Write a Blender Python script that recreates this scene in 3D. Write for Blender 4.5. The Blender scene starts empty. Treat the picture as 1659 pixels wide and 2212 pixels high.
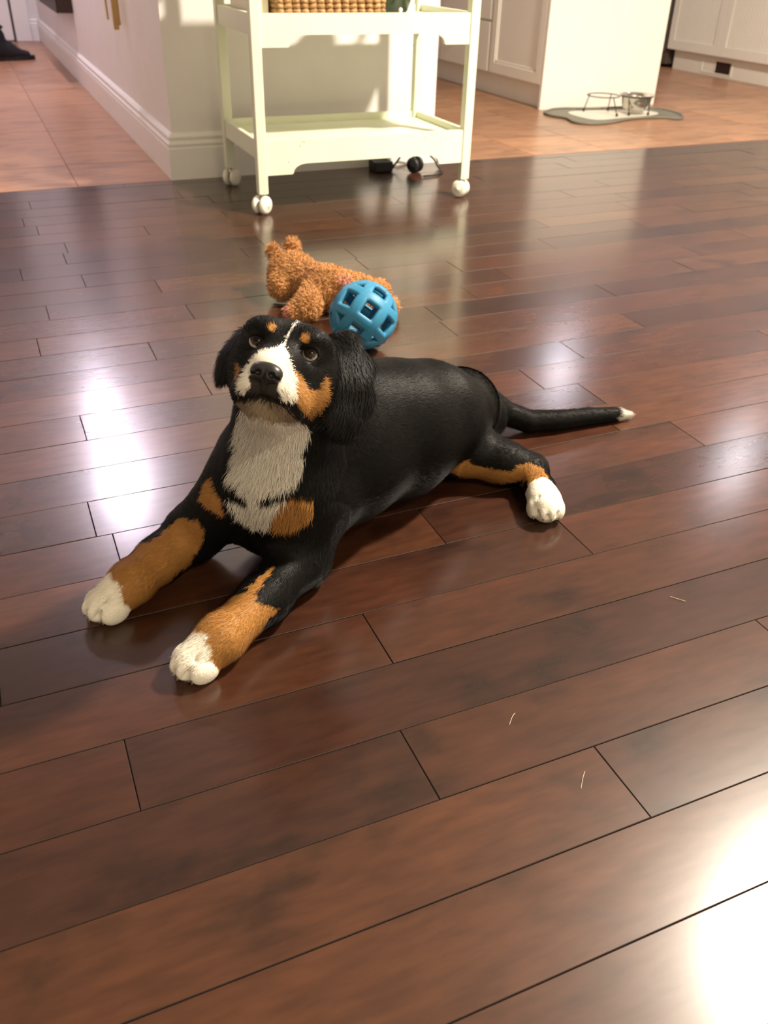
import bpy, bmesh, math, random
import numpy as np
from mathutils import Vector, Matrix
random.seed(7); rng = np.random.default_rng(7)
SC = bpy.context.scene
COL = SC.collection

# ---------------------------------------------------------------- camera
cam = bpy.data.cameras.new('camera'); cam_ob = bpy.data.objects.new('camera', cam); COL.objects.link(cam_ob)
cam.sensor_fit = 'HORIZONTAL'; cam.sensor_width = 36.0; cam.lens = 40.860; cam.clip_start = .02
cam_ob.matrix_world = Matrix(((0.91906, 0.19846, -0.34050, 0.0), (-0.39347, 0.51117, -0.76412, 0.0),
                              (0.02241, 0.83625, 0.54788, 0.69110), (0, 0, 0, 1)))
cam.dof.use_dof = True; cam.dof.focus_distance = 1.05; cam.dof.aperture_fstop = 11.0
SC.camera = cam_ob

# ---------------------------------------------------------------- world, lamps, exposure
SC.view_settings.view_transform = 'Standard'; SC.view_settings.look = 'None'
SC.view_settings.gamma = 1.0; SC.view_settings.use_curve_mapping = False
SC.view_settings.exposure = 0.22
wd = bpy.data.worlds.new('world'); SC.world = wd; wd.use_nodes = True
wd.node_tree.nodes['Background'].inputs['Color'].default_value = (.9, .8, .7, 1)
wd.node_tree.nodes['Background'].inputs['Strength'].default_value = .05
CEIL = 2.4
# recessed ceiling lamps and one added fill: (x, y, radius, watts, colour)
LAMPS = [
    (2.28, 1.02, .13, 262, (1.0, .88, .72)),    # living room, right of the picture
    (4.50, 3.95, .08, 9, (.92, .87, .93)),      # kitchen, near
    (4.15, 5.70, .11, 11, (.90, .86, .96)),      # kitchen, far end
    (.75, -1.15, .10, 27, (1.0, .86, .60)),     # added fill behind the camera, no source seen; brightens the dog's chest
    (.41, 5.15, .05, 28, (.96, .84, 1.0)),      # hallway, near
    (.45, 6.35, .04, 17, (.96, .84, 1.0)),      # hallway, far
]
LAMP_WHERE = ['over the living room floor', 'over the near end of the kitchen', 'over the far end of the kitchen', 'behind the viewer, an added unseen fill', 'over the near end of the hallway', 'over the far end of the hallway']
def lamp(x, y, r, watts, colour):
    li = bpy.data.lights.new('ceiling_lamp', 'AREA'); li.shape = 'DISK'; li.size = 2 * r; li.energy = watts; li.color = colour
    o = bpy.data.objects.new('ceiling_lamp', li); COL.objects.link(o); o.location = (x, y, CEIL - .012)
for a in LAMPS: lamp(*a)

# ---------------------------------------------------------------- helpers
def link(o, parent=None):
    COL.objects.link(o)
    if parent is not None: o.parent = parent
    return o
def tag(o, label=None, cat=None, group=None, kind=None):
    if label: o['label'] = label
    if cat: o['category'] = cat
    if group: o['group'] = group
    if kind: o['kind'] = kind
    return o
def empty(name, loc=(0, 0, 0)):
    o = bpy.data.objects.new(name, None); o.location = loc; o.empty_display_size = .05
    return link(o)
def done(name, bm, mat, parent=None, smooth=False):
    me = bpy.data.meshes.new(name)
    if parent is not None and parent_origin(parent).length > 0:
        bmesh.ops.translate(bm, verts=bm.verts, vec=-parent_origin(parent))
    bmesh.ops.recalc_face_normals(bm, faces=bm.faces)
    bm.to_mesh(me); bm.free()
    for m in (mat if isinstance(mat, list) else [mat]): me.materials.append(m)
    if smooth:
        for p in me.polygons: p.use_smooth = True
    return link(bpy.data.objects.new(name, me), parent)
def parent_origin(p):
    v = Vector((0, 0, 0))
    while p is not None: v += Vector(p.location); p = p.parent
    return v
def box(bm, x0, x1, y0, y1, z0, z1, bev=0):
    r = bmesh.ops.create_cube(bm, size=1)
    vs = r['verts']
    for v in vs: v.co = Vector(((x0 + x1) / 2 + v.co.x * (x1 - x0), (y0 + y1) / 2 + v.co.y * (y1 - y0), (z0 + z1) / 2 + v.co.z * (z1 - z0)))
    if bev:
        es = list({e for v in vs for e in v.link_edges})
        bmesh.ops.bevel(bm, geom=es, offset=bev, segments=2, affect='EDGES', profile=.5)
def prism(bm, pts, axis, a, b):
    """extrude a closed 2-D outline along an axis from a to b"""
    def mk(p, t):
        return {'x': (t, p[0], p[1]), 'y': (p[0], t, p[1]), 'z': (p[0], p[1], t)}[axis]
    va = [bm.verts.new(mk(p, a)) for p in pts]; vb = [bm.verts.new(mk(p, b)) for p in pts]
    n = len(pts)
    bm.faces.new(va); bm.faces.new(vb[::-1])
    for i in range(n): bm.faces.new((va[i], vb[i], vb[(i + 1) % n], va[(i + 1) % n]))
def tube(bm, pts, r, seg=8, closed=False, caps=True):
    pts = [Vector(p) for p in pts]; n = len(pts); rings = []
    ref = None
    for i, p in enumerate(pts):
        a = pts[(i - 1) % n] if (closed or i) else pts[0]; b = pts[(i + 1) % n] if (closed or i < n - 1) else pts[-1]
        t = (b - a).normalized()
        if ref is None: ref = t.orthogonal().normalized()
        ref = (ref - t * ref.dot(t)).normalized(); s = t.cross(ref)
        rr = r[i] if isinstance(r, (list, tuple)) else r
        rings.append([bm.verts.new(p + (ref * math.cos(2 * math.pi * k / seg) + s * math.sin(2 * math.pi * k / seg)) * rr) for k in range(seg)])
    for i in range(n if closed else n - 1):
        A, B = rings[i], rings[(i + 1) % n]
        for k in range(seg): bm.faces.new((A[k], A[(k + 1) % seg], B[(k + 1) % seg], B[k]))
    if caps and not closed: bm.faces.new(rings[0][::-1]); bm.faces.new(rings[-1])
def lathe(bm, prof, c=(0, 0, 0), seg=28, axis='z'):
    """prof: list of (radius, height); spun about an axis through c"""
    rings = []
    for r, h in prof:
        ring = []
        for k in range(seg):
            a = 2 * math.pi * k / seg; u, v = r * math.cos(a), r * math.sin(a)
            p = {'z': (u, v, h), 'x': (h, u, v), 'y': (u, h, v)}[axis]
            ring.append(bm.verts.new(Vector(c) + Vector(p)))
        rings.append(ring)
    for A, B in zip(rings, rings[1:]):
        for k in range(seg): bm.faces.new((A[k], A[(k + 1) % seg], B[(k + 1) % seg], B[k]))
    bm.faces.new(rings[0][::-1]); bm.faces.new(rings[-1])
def circle(c, r, n=32, z=None): return [(c[0] + r * math.cos(2 * math.pi * k / n), c[1] + r * math.sin(2 * math.pi * k / n), c[2] if z is None else z) for k in range(n)]

# ---------------------------------------------------------------- materials
def mat(name, col, rough=.6, spec=.5, **kw):
    m = bpy.data.materials.new(name); m.use_nodes = True; nt = m.node_tree; b = nt.nodes['Principled BSDF']
    b.inputs['Base Color'].default_value = (*col, 1); b.inputs['Roughness'].default_value = rough; b.inputs['Specular IOR Level'].default_value = spec
    for k, v in kw.items(): b.inputs[k.replace('_', ' ')].default_value = v
    return m
def N(m, t, **kw):
    n = m.node_tree.nodes.new(t)
    for k, v in kw.items(): setattr(n, k, v)
    return n
def L(m, a, b): m.node_tree.links.new(a, b)
def ramp(m, fac, stops):
    r = N(m, 'ShaderNodeValToRGB'); L(m, fac, r.inputs[0]); e = r.color_ramp.elements
    while len(e) < len(stops): e.new(.5)
    for el, (p, c) in zip(e, stops): el.position = p; el.color = (*c, 1)
    return r.outputs[0]
def mixc(m, fac, a, b, mode='MIX'):
    x = N(m, 'ShaderNodeMix', data_type='RGBA', blend_type=mode)
    if isinstance(fac, float): x.inputs[0].default_value = fac
    else: L(m, fac, x.inputs[0])
    for i, v in ((6, a), (7, b)):
        if isinstance(v, tuple): x.inputs[i].default_value = (*v, 1)
        else: L(m, v, x.inputs[i])
    return x.outputs[2]
def noise(m, vec, scale, detail=3., rough=.55, dist=0.):
    n = N(m, 'ShaderNodeTexNoise'); n.inputs['Scale'].default_value = scale; n.inputs['Detail'].default_value = detail
    n.inputs['Roughness'].default_value = rough; n.inputs['Distortion'].default_value = dist
    L(m, vec, n.inputs['Vector']); return n.outputs['Fac']
def shifted(m, scale):
    """object-space coordinates, shifted by the object's random number so that no two pieces match"""
    tc = N(m, 'ShaderNodeTexCoord'); oi = N(m, 'ShaderNodeObjectInfo')
    mul = N(m, 'ShaderNodeVectorMath', operation='MULTIPLY'); L(m, tc.outputs['Object'], mul.inputs[0]); mul.inputs[1].default_value = scale
    s = N(m, 'ShaderNodeVectorMath', operation='SCALE'); s.inputs[0].default_value = (37., 71., 13.); L(m, oi.outputs['Random'], s.inputs['Scale'])
    ad = N(m, 'ShaderNodeVectorMath', operation='ADD'); L(m, mul.outputs[0], ad.inputs[0]); L(m, s.outputs[0], ad.inputs[1])
    return ad.outputs[0], oi.outputs['Random']
def bump(m, h, strength, dist=.001):
    b = N(m, 'ShaderNodeBump'); b.inputs['Strength'].default_value = strength; b.inputs['Distance'].default_value = dist
    L(m, h, b.inputs['Height']); L(m, b.outputs[0], m.node_tree.nodes['Principled BSDF'].inputs['Normal'])

def wood_plank():
    m = mat('dark_stained_maple', (.08, .03, .015), .2, .7); B = m.node_tree.nodes['Principled BSDF']
    v, rnd = shifted(m, (3.0, 14.0, 14.0))
    v2, _ = shifted(m, (1.0, 1.6, 1.0))
    grain = noise(m, v, 6.0, 4, .55, .12)
    blot = noise(m, v2, 7.0, 4, .55, .15)
    base = ramp(m, rnd, [(0., (.042, .0142, .0070)), (.25, (.055, .0186, .0085)), (.5, (.033, .0115, .0063)), (.75, (.072, .0256, .0108)), (1., (.046, .0162, .0080))])
    g = ramp(m, grain, [(.3, (.72, .70, .70)), (.55, (1., 1., 1.)), (.75, (1.22, 1.2, 1.15))])
    bl = ramp(m, blot, [(.28, (.40, .44, .50)), (.42, (.90, .92, .94)), (.58, (1.05, 1.05, 1.05)), (.80, (1.40, 1.34, 1.22))])
    c = mixc(m, 1.0, base, g, 'MULTIPLY'); c = mixc(m, 1.0, c, bl, 'MULTIPLY')
    L(m, c, B.inputs['Base Color'])
    mr = N(m, 'ShaderNodeMapRange'); mr.inputs['To Min'].default_value = .185; mr.inputs['To Max'].default_value = .205
    L(m, grain, mr.inputs['Value']); L(m, mr.outputs[0], B.inputs['Roughness'])
    B.inputs['Coat Weight'].default_value = .28; B.inputs['Coat Roughness'].default_value = .35
    return m
def tile_mat():
    m = mat('terracotta_tile', (.45, .2, .1), .33, .45); B = m.node_tree.nodes['Principled BSDF']
    v, rnd = shifted(m, (1.0, 3.2, 1.0))
    n1 = noise(m, v, 6.0, 4, .6, .5); n2 = noise(m, v, 40.0, 3, .6)
    base = ramp(m, rnd, [(0., (.36, .185, .105)), (.4, (.41, .215, .12)), (.7, (.31, .16, .092)), (1., (.44, .235, .13))])
    c = mixc(m, 1.0, base, ramp(m, n1, [(.32, (.68, .68, .70)), (.5, (1., 1., 1.)), (.68, (1.22, 1.18, 1.10))]), 'MULTIPLY')
    c = mixc(m, 1.0, c, ramp(m, n2, [(.3, (.93, .93, .93)), (.7, (1.06, 1.05, 1.04))]), 'MULTIPLY')
    L(m, c, B.inputs['Base Color']); bump(m, n1, .25, .002)
    return m
def paint(name, col, rough=.55, mottling=.04, spec=.4):
    m = mat(name, col, rough, spec); B = m.node_tree.nodes['Principled BSDF']
    tc = N(m, 'ShaderNodeTexCoord'); n = noise(m, tc.outputs['Object'], 9.0, 3)
    lo = tuple(c * (1 - mottling) for c in col); hi = tuple(min(1, c * (1 + mottling)) for c in col)
    L(m, ramp(m, n, [(.3, lo), (.7, hi)]), B.inputs['Base Color'])
    bump(m, noise(m, tc.outputs['Object'], 220.0, 2), .05, .0006)
    return m
def cart_paint():
    m = mat('worn_cream_paint', (.74, .75, .50), .42, .45); B = m.node_tree.nodes['Principled BSDF']
    tc = N(m, 'ShaderNodeTexCoord'); n = noise(m, tc.outputs['Object'], 5.0, 3); c2 = noise(m, tc.outputs['Object'], 34.0, 2, .5)
    c = ramp(m, n, [(.3, (.72, .76, .57)), (.7, (.78, .80, .63))])
    chips = ramp(m, c2, [(.0, (1, 1, 1)), (.745, (1, 1, 1)), (.77, (.30, .36, .26))])
    L(m, mixc(m, 1.0, c, chips, 'MULTIPLY'), B.inputs['Base Color'])
    return m
M_PLANK = wood_plank(); M_TILE = tile_mat(); M_GROUT = paint('grout', (.26, .13, .075), .9)
M_SEAM = paint('dark_plank_edge', (.026, .013, .008), .6)
M_SUB = paint('dark_subfloor', (.012, .006, .004), .9)
M_WALL = paint('warm_white_wall', (.77, .74, .71), .6, .02)
M_TRIM = paint('white_trim_paint', (.81, .79, .75), .38, .015)
M_CEIL = paint('ceiling_white', (.80, .77, .72), .8, .02)
M_CAB = paint('white_cabinet_lacquer', (.87, .85, .78), .35, .015)
M_CART = cart_paint()
M_DARK = paint('dark_brown_board', (.035, .018, .012), .5)
M_BLACK = paint('black_rubber', (.012, .012, .013), .5)
M_METAL = mat('brushed_steel', (.62, .60, .56), .22, .5, Metallic=1.0)
M_WIRE = mat('dark_wire', (.05, .045, .04), .4, .5, Metallic=.6)
M_PLASTIC = paint('ivory_castor_plastic', (.82, .80, .68), .3, .01)
M_STONE = paint('stone_worktop', (.10, .08, .07), .25)

# ---------------------------------------------------------------- floor: planks and tiles
W = .095; Y0 = 0.28968           # plank width; y of one plank joint
TRANS = 3.0945                   # wood stops, tiles start
floor = None
bm = bmesh.new(); box(bm, -1.9, 5.0, -1.7, TRANS, -.03, -.006)
floor = tag(done('floor', bm, M_SUB), kind='structure')
bm = bmesh.new(); box(bm, -.75, 5.0, TRANS, 8.0, -.03, -.0022)
tile_bed = tag(done('floor', bm, M_GROUT), kind='structure')
def slab(name, x0, x1, y0, y1, thick, bev, material, tilt=0., gap=.0004, z=0., seam=None):
    cx, cy = (x0 + x1) / 2, (y0 + y1) / 2; a, b = (x1 - x0) / 2 - gap, (y1 - y0) / 2 - gap
    v = []
    for s, (da, zz) in enumerate(((0, -thick), (0, -bev), (bev, 0))):
        for sx, sy in ((-1, -1), (1, -1), (1, 1), (-1, 1)): v.append((sx * (a - da), sy * (b - da), zz))
    f = [(8, 9, 10, 11)]; nf = 1
    for k in range(4):
        j = (k + 1) % 4; f += [(k, j, 4 + j, 4 + k), (4 + k, 4 + j, 8 + j, 8 + k)]
    me = bpy.data.meshes.new(name); me.from_pydata(v, [], f); me.materials.append(material)
    if seam is not None:
        me.materials.append(seam)
        for p in me.polygons[1:]: p.material_index = 1
    o = bpy.data.objects.new(name, me); o.location = (cx, cy, z)
    if tilt: o.rotation_euler = (random.gauss(0, tilt), random.gauss(0, tilt * .25), 0)
    return o
# end joints seen in the photo, by plank row (row r lies between joints r and r + 1 counted away from the camera)
JOINTS = {0: [-.32, .95], -1: [-.55, 1.0], -2: [-.4, .85], -3: [-.7, .62], -4: [-.1, .9], 3: [.013], 2: [.281, .762], 1: [.458], 4: [.315], 7: [.059, 1.008], 5: [.654], 6: [.478], 11: [.062], 10: [.873], 15: [.024, .99],
          17: [.059], 14: [.23], 21: [.136], 24: [.095], 13: [.84], 12: [.292, 1.249], 20: [1.482], 8: [.038]}
rows = int(math.ceil((TRANS - Y0) / W))
for r in range(-14, rows):
    y0 = Y0 + r * W; y1 = min(y0 + W, TRANS - .001)
    xa, xb = (-1.84, 4.95) if r > 4 else (-1.3, 1.9)
    known = sorted(JOINTS.get(r, []))
    js = list(known) or [random.uniform(-1.5, -.7)]
    while js[-1] < xb: js.append(js[-1] + (random.uniform(.72, 1.1) if r < 9 else random.uniform(.45, 1.0)))
    while js[0] > xa: js.insert(0, js[0] - (random.uniform(.72, 1.1) if r < 9 else random.uniform(.45, 1.0)))
    for a, b in zip(js, js[1:]):
        if b < xa or a > xb: continue
        a = max(a, xa - .05); b = min(b, xb)
        if b - a < .03 or y0 < -1.55: continue
        # leave out boards that never come into view
        if r < 0 and (a > 1.8 or b < -1.2): continue
        o = slab('plank', a, b, y0, y1, .006, .0006, M_PLANK, tilt=.0016, gap=.0004, z=random.uniform(-.0003, .0001), seam=M_SEAM)
        link(o, floor)
TW, TL = .345, .68
ix = 0
x = .262 - 3 * TW
while x < 4.9:
    y = TRANS - .34
    while y < 7.9:
        a, b = max(x, -.6), min(x + TW, 4.9); c, d = max(y, TRANS), min(y + TL, 7.9)
        inwall = a > .60 and b < 1.53 and c > 3.15
        if b - a > .02 and d - c > .02 and not inwall:
            link(slab('tile', a, b, c, d, .0022, .0012, M_TILE, gap=.0012), tile_bed)
        y += TL
    x += TW
bm = bmesh.new(); box(bm, -.75, 4.9, TRANS - .0018, TRANS + .0022, -.006, .0004)
tag(done('trim_1', bm, M_GROUT), kind='structure')

# ---------------------------------------------------------------- room shell
def shell(name, *b, m=M_WALL):
    bm = bmesh.new(); box(bm, *b); return tag(done(name, bm, m), kind='structure')
WX0, WX1, WY = .583, 1.547, 3.112
shell('wall_center', WX0, WX1, WY, 8.0, 0, CEIL)
shell('wall_left', -1.95, -1.85, -1.7, 8.0, 0, CEIL)
shell('wall_hall', -1.85, -.62, WY, WY + .1, 0, CEIL)
shell('wall_hall_side', -.72, -.62, WY + .1, 7.9, 0, CEIL)
shell('wall_front', -1.95, 5.1, -1.8, -1.7, 0, CEIL)
shell('wall_right', 5.0, 5.1, -1.7, 8.0, 0, CEIL)
shell('wall_back', -1.95, 5.1, 7.9, 8.0, 0, CEIL)
shell('ceiling', -1.95, 5.1, -1.8, 8.0, CEIL, CEIL + .1, m=M_CEIL)
# baseboards with a cap, a groove and a bead (profile: distance out of the wall, height)
BP = [(0, 0), (.018, 0), (.018, .098), (.0155, .101), (.0155, .106), (.0175, .109), (.0175, .113), (.013, .118), (.011, .121), (.011, .126), (.0135, .129), (.0135, .134), (.009, .139), (.004, .1445), (0, .146)]
def skirting(name, path):
    bm = bmesh.new(); rings = []
    n = len(path)
    for i, p in enumerate(path):
        p = Vector((*p, 0)); d = []
        for a, b in ((i - 1, i), (i, i + 1)):
            if 0 <= a and b < n:
                t = (Vector((*path[b], 0)) - Vector((*path[a], 0))).normalized(); d.append(Vector((-t.y, t.x, 0)))
        m = (d[0] + d[-1]); m = m / (m.length_squared / 2) if len(d) > 1 else d[0]
        rings.append([bm.verts.new(p + m * o + Vector((0, 0, h))) for o, h in BP])
    for A, B in zip(rings, rings[1:]):
        for k in range(len(BP)): bm.faces.new((A[k], A[(k + 1) % len(BP)], B[(k + 1) % len(BP)], B[k]))
    bm.faces.new(rings[0]); bm.faces.new(rings[-1][::-1])
    return tag(done(name, bm, M_TRIM), kind='structure')
skirting('baseboard_center', [(WX1, 7.9), (WX1, WY), (WX0, WY), (WX0, 7.9)][::-1][::-1])
skirting('baseboard_back', [(WX0 - .02, 7.9), (.512, 7.9)])
# hallway door at the far end, with its casing
bm = bmesh.new(); box(bm, -.36, .381, 7.875, 7.9, .008, 2.0, .002)
for z0, z1 in ((.2, .9), (1.02, 1.85)):
    for x0, x1 in ((-.28, -.04), (.06, .30)):
        box(bm, x0, x1, 7.868, 7.876, z0, z1, .003)
door = tag(done('door_1', bm, M_TRIM), kind='structure')
bm = bmesh.new(); box(bm, -.26, .20, 7.862, 7.868, .95, 1.92, .001); done('door_glass', bm, mat('night_glass', (.006, .006, .009), .08, .5), door)
bm = bmesh.new(); tube(bm, [(.33, 7.86, .95), (.33, 7.83, .95), (.27, 7.83, .95)], .008); done('door_handle', bm, M_METAL, door)
for x0, x1 in ((.397, .509), (-.49, -.376)):
    bm = bmesh.new(); box(bm, x0, x1, 7.86, 7.9, 0, 2.08, .004); tag(done('trim_2', bm, M_TRIM), kind='structure')
bm = bmesh.new(); box(bm, -.49, .509, 7.86, 7.9, 2.015, 2.12, .004); tag(done('trim_3', bm, M_TRIM), kind='structure')
bm = bmesh.new(); box(bm, .378, .40, 7.885, 7.9, 0, 2.0); tag(done('door_gap_shade', bm, M_DARK), kind='structure')  # dark strip standing in for the shade in the gap between door and casing
# lamp rings round the recessed lamps and the added fill
for i, a in enumerate(LAMPS):
    bm = bmesh.new()
    tube(bm, circle((a[0], a[1], CEIL - .006), a[2] + .012, 32), .009, 8, closed=True)
    tag(done('ceiling_light', bm, M_TRIM, smooth=True), 'white trim ring of the recessed ceiling lamp ' + LAMP_WHERE[i], 'lamp', 'recessed ceiling lamps')

# ---------------------------------------------------------------- kitchen island
def panel_door(bm, xf, y0, y1, z0, z1, t=.018, rail=.05, side=-1, beads=0):
    """frame-and-panel door in a plane x = xf facing -x"""
    b = xf + t
    box(bm, xf, b, y0, y0 + rail, z0, z1, .0015); box(bm, xf, b, y1 - rail, y1, z0, z1, .0015)
    box(bm, xf, b, y0 + rail, y1 - rail, z0, z0 + rail, .0015); box(bm, xf, b, y0 + rail, y1 - rail, z1 - rail, z1, .0015)
    ya, yb, za, zb = y0 + rail, y1 - rail, z0 + rail, z1 - rail
    if not beads:
        box(bm, xf + .008, b, ya, yb, za, zb)
        m = .012
        for p in ((ya, ya + m, za, zb), (yb - m, yb, za, zb)): box(bm, xf + .004, xf + .009, *p, .001)
        for p in ((za, za + m), (zb - m, zb)): box(bm, xf + .004, xf + .009, ya, yb, *p, .001)
    else:
        w = (yb - ya) / beads
        for i in range(beads): box(bm, xf + .006, b, ya + i * w + .0018, ya + (i + 1) * w - .0018, za, zb, .0022)
        box(bm, xf + .0095, b, ya, yb, za, zb)
isl = tag(empty('kitchen_island', (2.95, 4.9, 0)), 'white kitchen island with a plain bright end panel beside the feeding mat', 'kitchen island')
IX, IY, IR, IH = 2.60, 4.057, 3.300, .80
bm = bmesh.new(); box(bm, IX, IR, IY, IY + .02, .0, IH, .0015); done('end_panel', bm, M_CAB, isl)
bm = bmesh.new(); box(bm, IX + .02, IR, IY + .02, 6.3, .108, IH); done('body', bm, M_CAB, isl)
bm = bmesh.new(); box(bm, IX + .052, IR - .02, IY + .02, 6.28, 0, .108); done('toe_kick', bm, M_CAB, isl)
bm = bmesh.new(); box(bm, IX - .03, IR + .03, IY - .03, 6.33, IH, IH + .03, .004); done('worktop', bm, M_STONE, isl)
bm = bmesh.new(); panel_door(bm, IX, IY + .026, 4.60, .112, IH - .01); d = done('door', bm, M_CAB, isl)
bm = bmesh.new(); tube(bm, [(IX, 4.55, .60), (IX - .025, 4.55, .60), (IX - .025, 4.55, .70), (IX, 4.55, .70)], .004); done('handle', bm, M_METAL, d)
for k, (z0, z1) in enumerate(((.112, .345), (.357, .59), (.602, IH - .01))):
    bm = bmesh.new(); box(bm, IX, IX + .018, 4.625, 5.20, z0, z1, .002); d = done('drawer', bm, M_CAB, isl)
    bm = bmesh.new(); zz = z1 - .04; tube(bm, [(IX, 4.86, zz), (IX - .025, 4.86, zz), (IX - .025, 4.96, zz), (IX, 4.96, zz)], .004); done('handle', bm, M_METAL, d)
bm = bmesh.new(); panel_door(bm, IX, 5.215, 5.74, .112, IH - .01); done('door', bm, M_CAB, isl)
bm = bmesh.new(); panel_door(bm, IX, 5.75, 6.28, .112, IH - .01); done('door', bm, M_CAB, isl)

# ---------------------------------------------------------------- right-hand cabinets with beadboard doors
XF = 4.43
cab = tag(empty('base_cabinet', (4.7, 4.4, 0)), 'long white base cabinet with beadboard doors and a small vent in its plinth', 'cabinet')
bm = bmesh.new(); box(bm, XF + .018, 4.98, 2.6, 5.405, .118, .80); done('body', bm, M_CAB, cab)
bm = bmesh.new(); box(bm, XF + .05, 4.96, 2.6, 5.375, 0, .118); done('toe_kick', bm, M_CAB, cab)
bm = bmesh.new(); box(bm, XF - .02, 4.99, 2.58, 5.42, .80, .83, .004); done('worktop', bm, M_STONE, cab)
y = 5.405
for k in range(5):
    bm = bmesh.new(); panel_door(bm, XF, y - .497, y, .122, .79, beads=16, rail=.055); d = done('door', bm, M_CAB, cab)
    bm = bmesh.new(); yy = y - .03 if k % 2 else y - .467; tube(bm, [(XF, yy, .62), (XF - .022, yy, .62), (XF - .022, yy, .71), (XF, yy, .71)], .0035); done('handle', bm, M_METAL, d)
    y -= .502
bm = bmesh.new()
x = XF + .05
box(bm, x - .004, x, 4.80, 5.09, .012, .022, .001); box(bm, x - .004, x, 4.80, 5.09, .088, .098, .001)
box(bm, x - .004, x, 4.80, 4.815, .022, .088, .001); box(bm, x - .004, x, 4.955, 4.965, .022, .088, .001); box(bm, x - .004, x, 5.08, 5.09, .022, .088, .001)
v = done('vent', bm, M_CAB, cab); v['label'] = 'floor-level vent grille with one dark opening'
bm = bmesh.new(); box(bm, x - .0015, x, 4.815, 4.955, .022, .088)
for i in range(7): box(bm, x - .004, x, 4.83 + i * .018, 4.834 + i * .018, .022, .088)
done('grille', bm, M_DARK, v)
# dark appliance beyond
M_APPL = paint('grey_brown_enamel', (.10, .08, .065), .4)
fr = tag(empty('dishwasher', (4.75, 5.75, 0)), 'dark kitchen appliance glimpsed between the island and the beadboard cabinet', 'appliance')
bm = bmesh.new(); box(bm, XF + .03, 4.98, 5.43, 6.05, .02, .80, .004); done('body', bm, M_APPL, fr)
bm = bmesh.new(); box(bm, XF + .012, XF + .03, 5.44, 6.04, .10, .66, .004); done('door', bm, M_APPL, fr)
bm = bmesh.new(); tube(bm, [(XF + .012, 5.5, .63), (XF - .015, 5.5, .63), (XF - .015, 5.98, .63), (XF + .012, 5.98, .63)], .006); done('handle', bm, M_METAL, fr)

# ---------------------------------------------------------------- serving cart
CX0, CX1, CY0, CY1 = .722, 1.418, 2.583, 2.985      # outer faces
PW = .029
cart = tag(empty('serving_cart', ((CX0 + CX1) / 2, (CY0 + CY1) / 2, 0)), 'pale green-cream two-tier wooden serving cart on castors against the wall', 'cart')
posts = [(CX0, CY0), (CX1 - PW, CY0), (CX0, CY1 - PW), (CX1 - PW, CY1 - PW)]
for i, (x, y) in enumerate(posts):
    bm = bmesh.new(); box(bm, x, x + PW, y, y + PW, .056, .735, .0025); done('post', bm, M_CART, cart)
    # twin-wheel castor
    cx, cy = x + PW / 2, y + PW / 2
    bm = bmesh.new(); tube(bm, [(cx, cy, .030), (cx, cy, .058)], .0055, 10); cst = done('castor', bm, M_METAL, cart, smooth=True)
    ang = (-.94, -2.46, 2.3, .5)[i]; dx, dy = math.cos(ang), math.sin(ang)
    ox, oy = cx + dy * .006, cy - dx * .006
    bm = bmesh.new(); tube(bm, [(ox - dx * .010, oy - dy * .010, .027), (ox + dx * .010, oy + dy * .010, .027)], .011, 14)
    done('axle', bm, M_BLACK, cst)
    for s in (-1, 1):
        bm = bmesh.new()
        c = Vector((ox + dx * s * .0155, oy + dy * s * .0155, .0266)); axv = Vector((dx * s, dy * s, 0)); lat = Vector((-dy, dx, 0))
        prof = [(.004, .0095), (.005, .0078), (.017, .0085), (.0225, .0055), (.0258, .001), (.0264, -.004), (.0245, -.0085), (.012, -.010)]
        rings = []
        for r, hh in prof:
            rings.append([bm.verts.new(c + axv * hh + (lat * math.cos(a) + Vector((0, 0, 1)) * math.sin(a)) * r) for a in [2 * math.pi * k / 28 for k in range(28)]])
        for A, B in zip(rings, rings[1:]):
            for k in range(28): bm.faces.new((A[k], A[(k + 1) % 28], B[(k + 1) % 28], B[k]))
        bm.faces.new(rings[0]); bm.faces.new(rings[-1])
        w = done('wheel', bm, M_BLACK if i == 3 else M_PLASTIC, cst, smooth=True)
        if i == 3: w['label'] = 'black castor wheel'
def apron(y0, y1, zt, zl, zh, name='apron'):
    a, b = CX0 + PW - .001, CX1 - PW + .001
    pts = [(a, zt), (a, zl), (a + .078, zl)]
    for k in range(0, 9):
        t = k / 8 * math.pi / 2
        pts.append((a + .082 + .042 * (1 - math.cos(t)), zl + .004 + (zh - zl - .004) * math.sin(t)))
    n = len(pts)
    right = [(a + b - p[0], p[1]) for p in pts[::-1]]
    prism(bm, pts + right, 'y', y0, y1)
for zt, zl, zh in ((.2035, .108, .136), (.522, .4405, .470)):
    for y0, y1 in ((CY0 + .004, CY0 + .018), (CY1 - .018, CY1 - .004)):
        bm = bmesh.new(); apron(y0, y1, zt, zl if y0 < 2.7 else zh, zh); done('apron', bm, M_CART, cart)
    for x0, x1 in ((CX0 + .004, CX0 + .018), (CX1 - .018, CX1 - .004)):
        bm = bmesh.new(); box(bm, x0, x1, CY0 + PW, CY1 - PW, zt - .052, zt, .0015); done('side_rail', bm, M_CART, cart)
    bm = bmesh.new(); box(bm, CX0 + .018, CX1 - .018, CY0 + .018, CY1 - .018, zt - .030, zt - .020)
    done('shelf', bm, M_CART, cart)
for x in (CX0 + PW / 2, CX1 - PW / 2):
    bm = bmesh.new(); tube(bm, [(x, CY0 + PW, .70), (x, CY1 - PW, .70)], .011, 12); done('handle_bar', bm, M_CART, cart, smooth=True)

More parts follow.
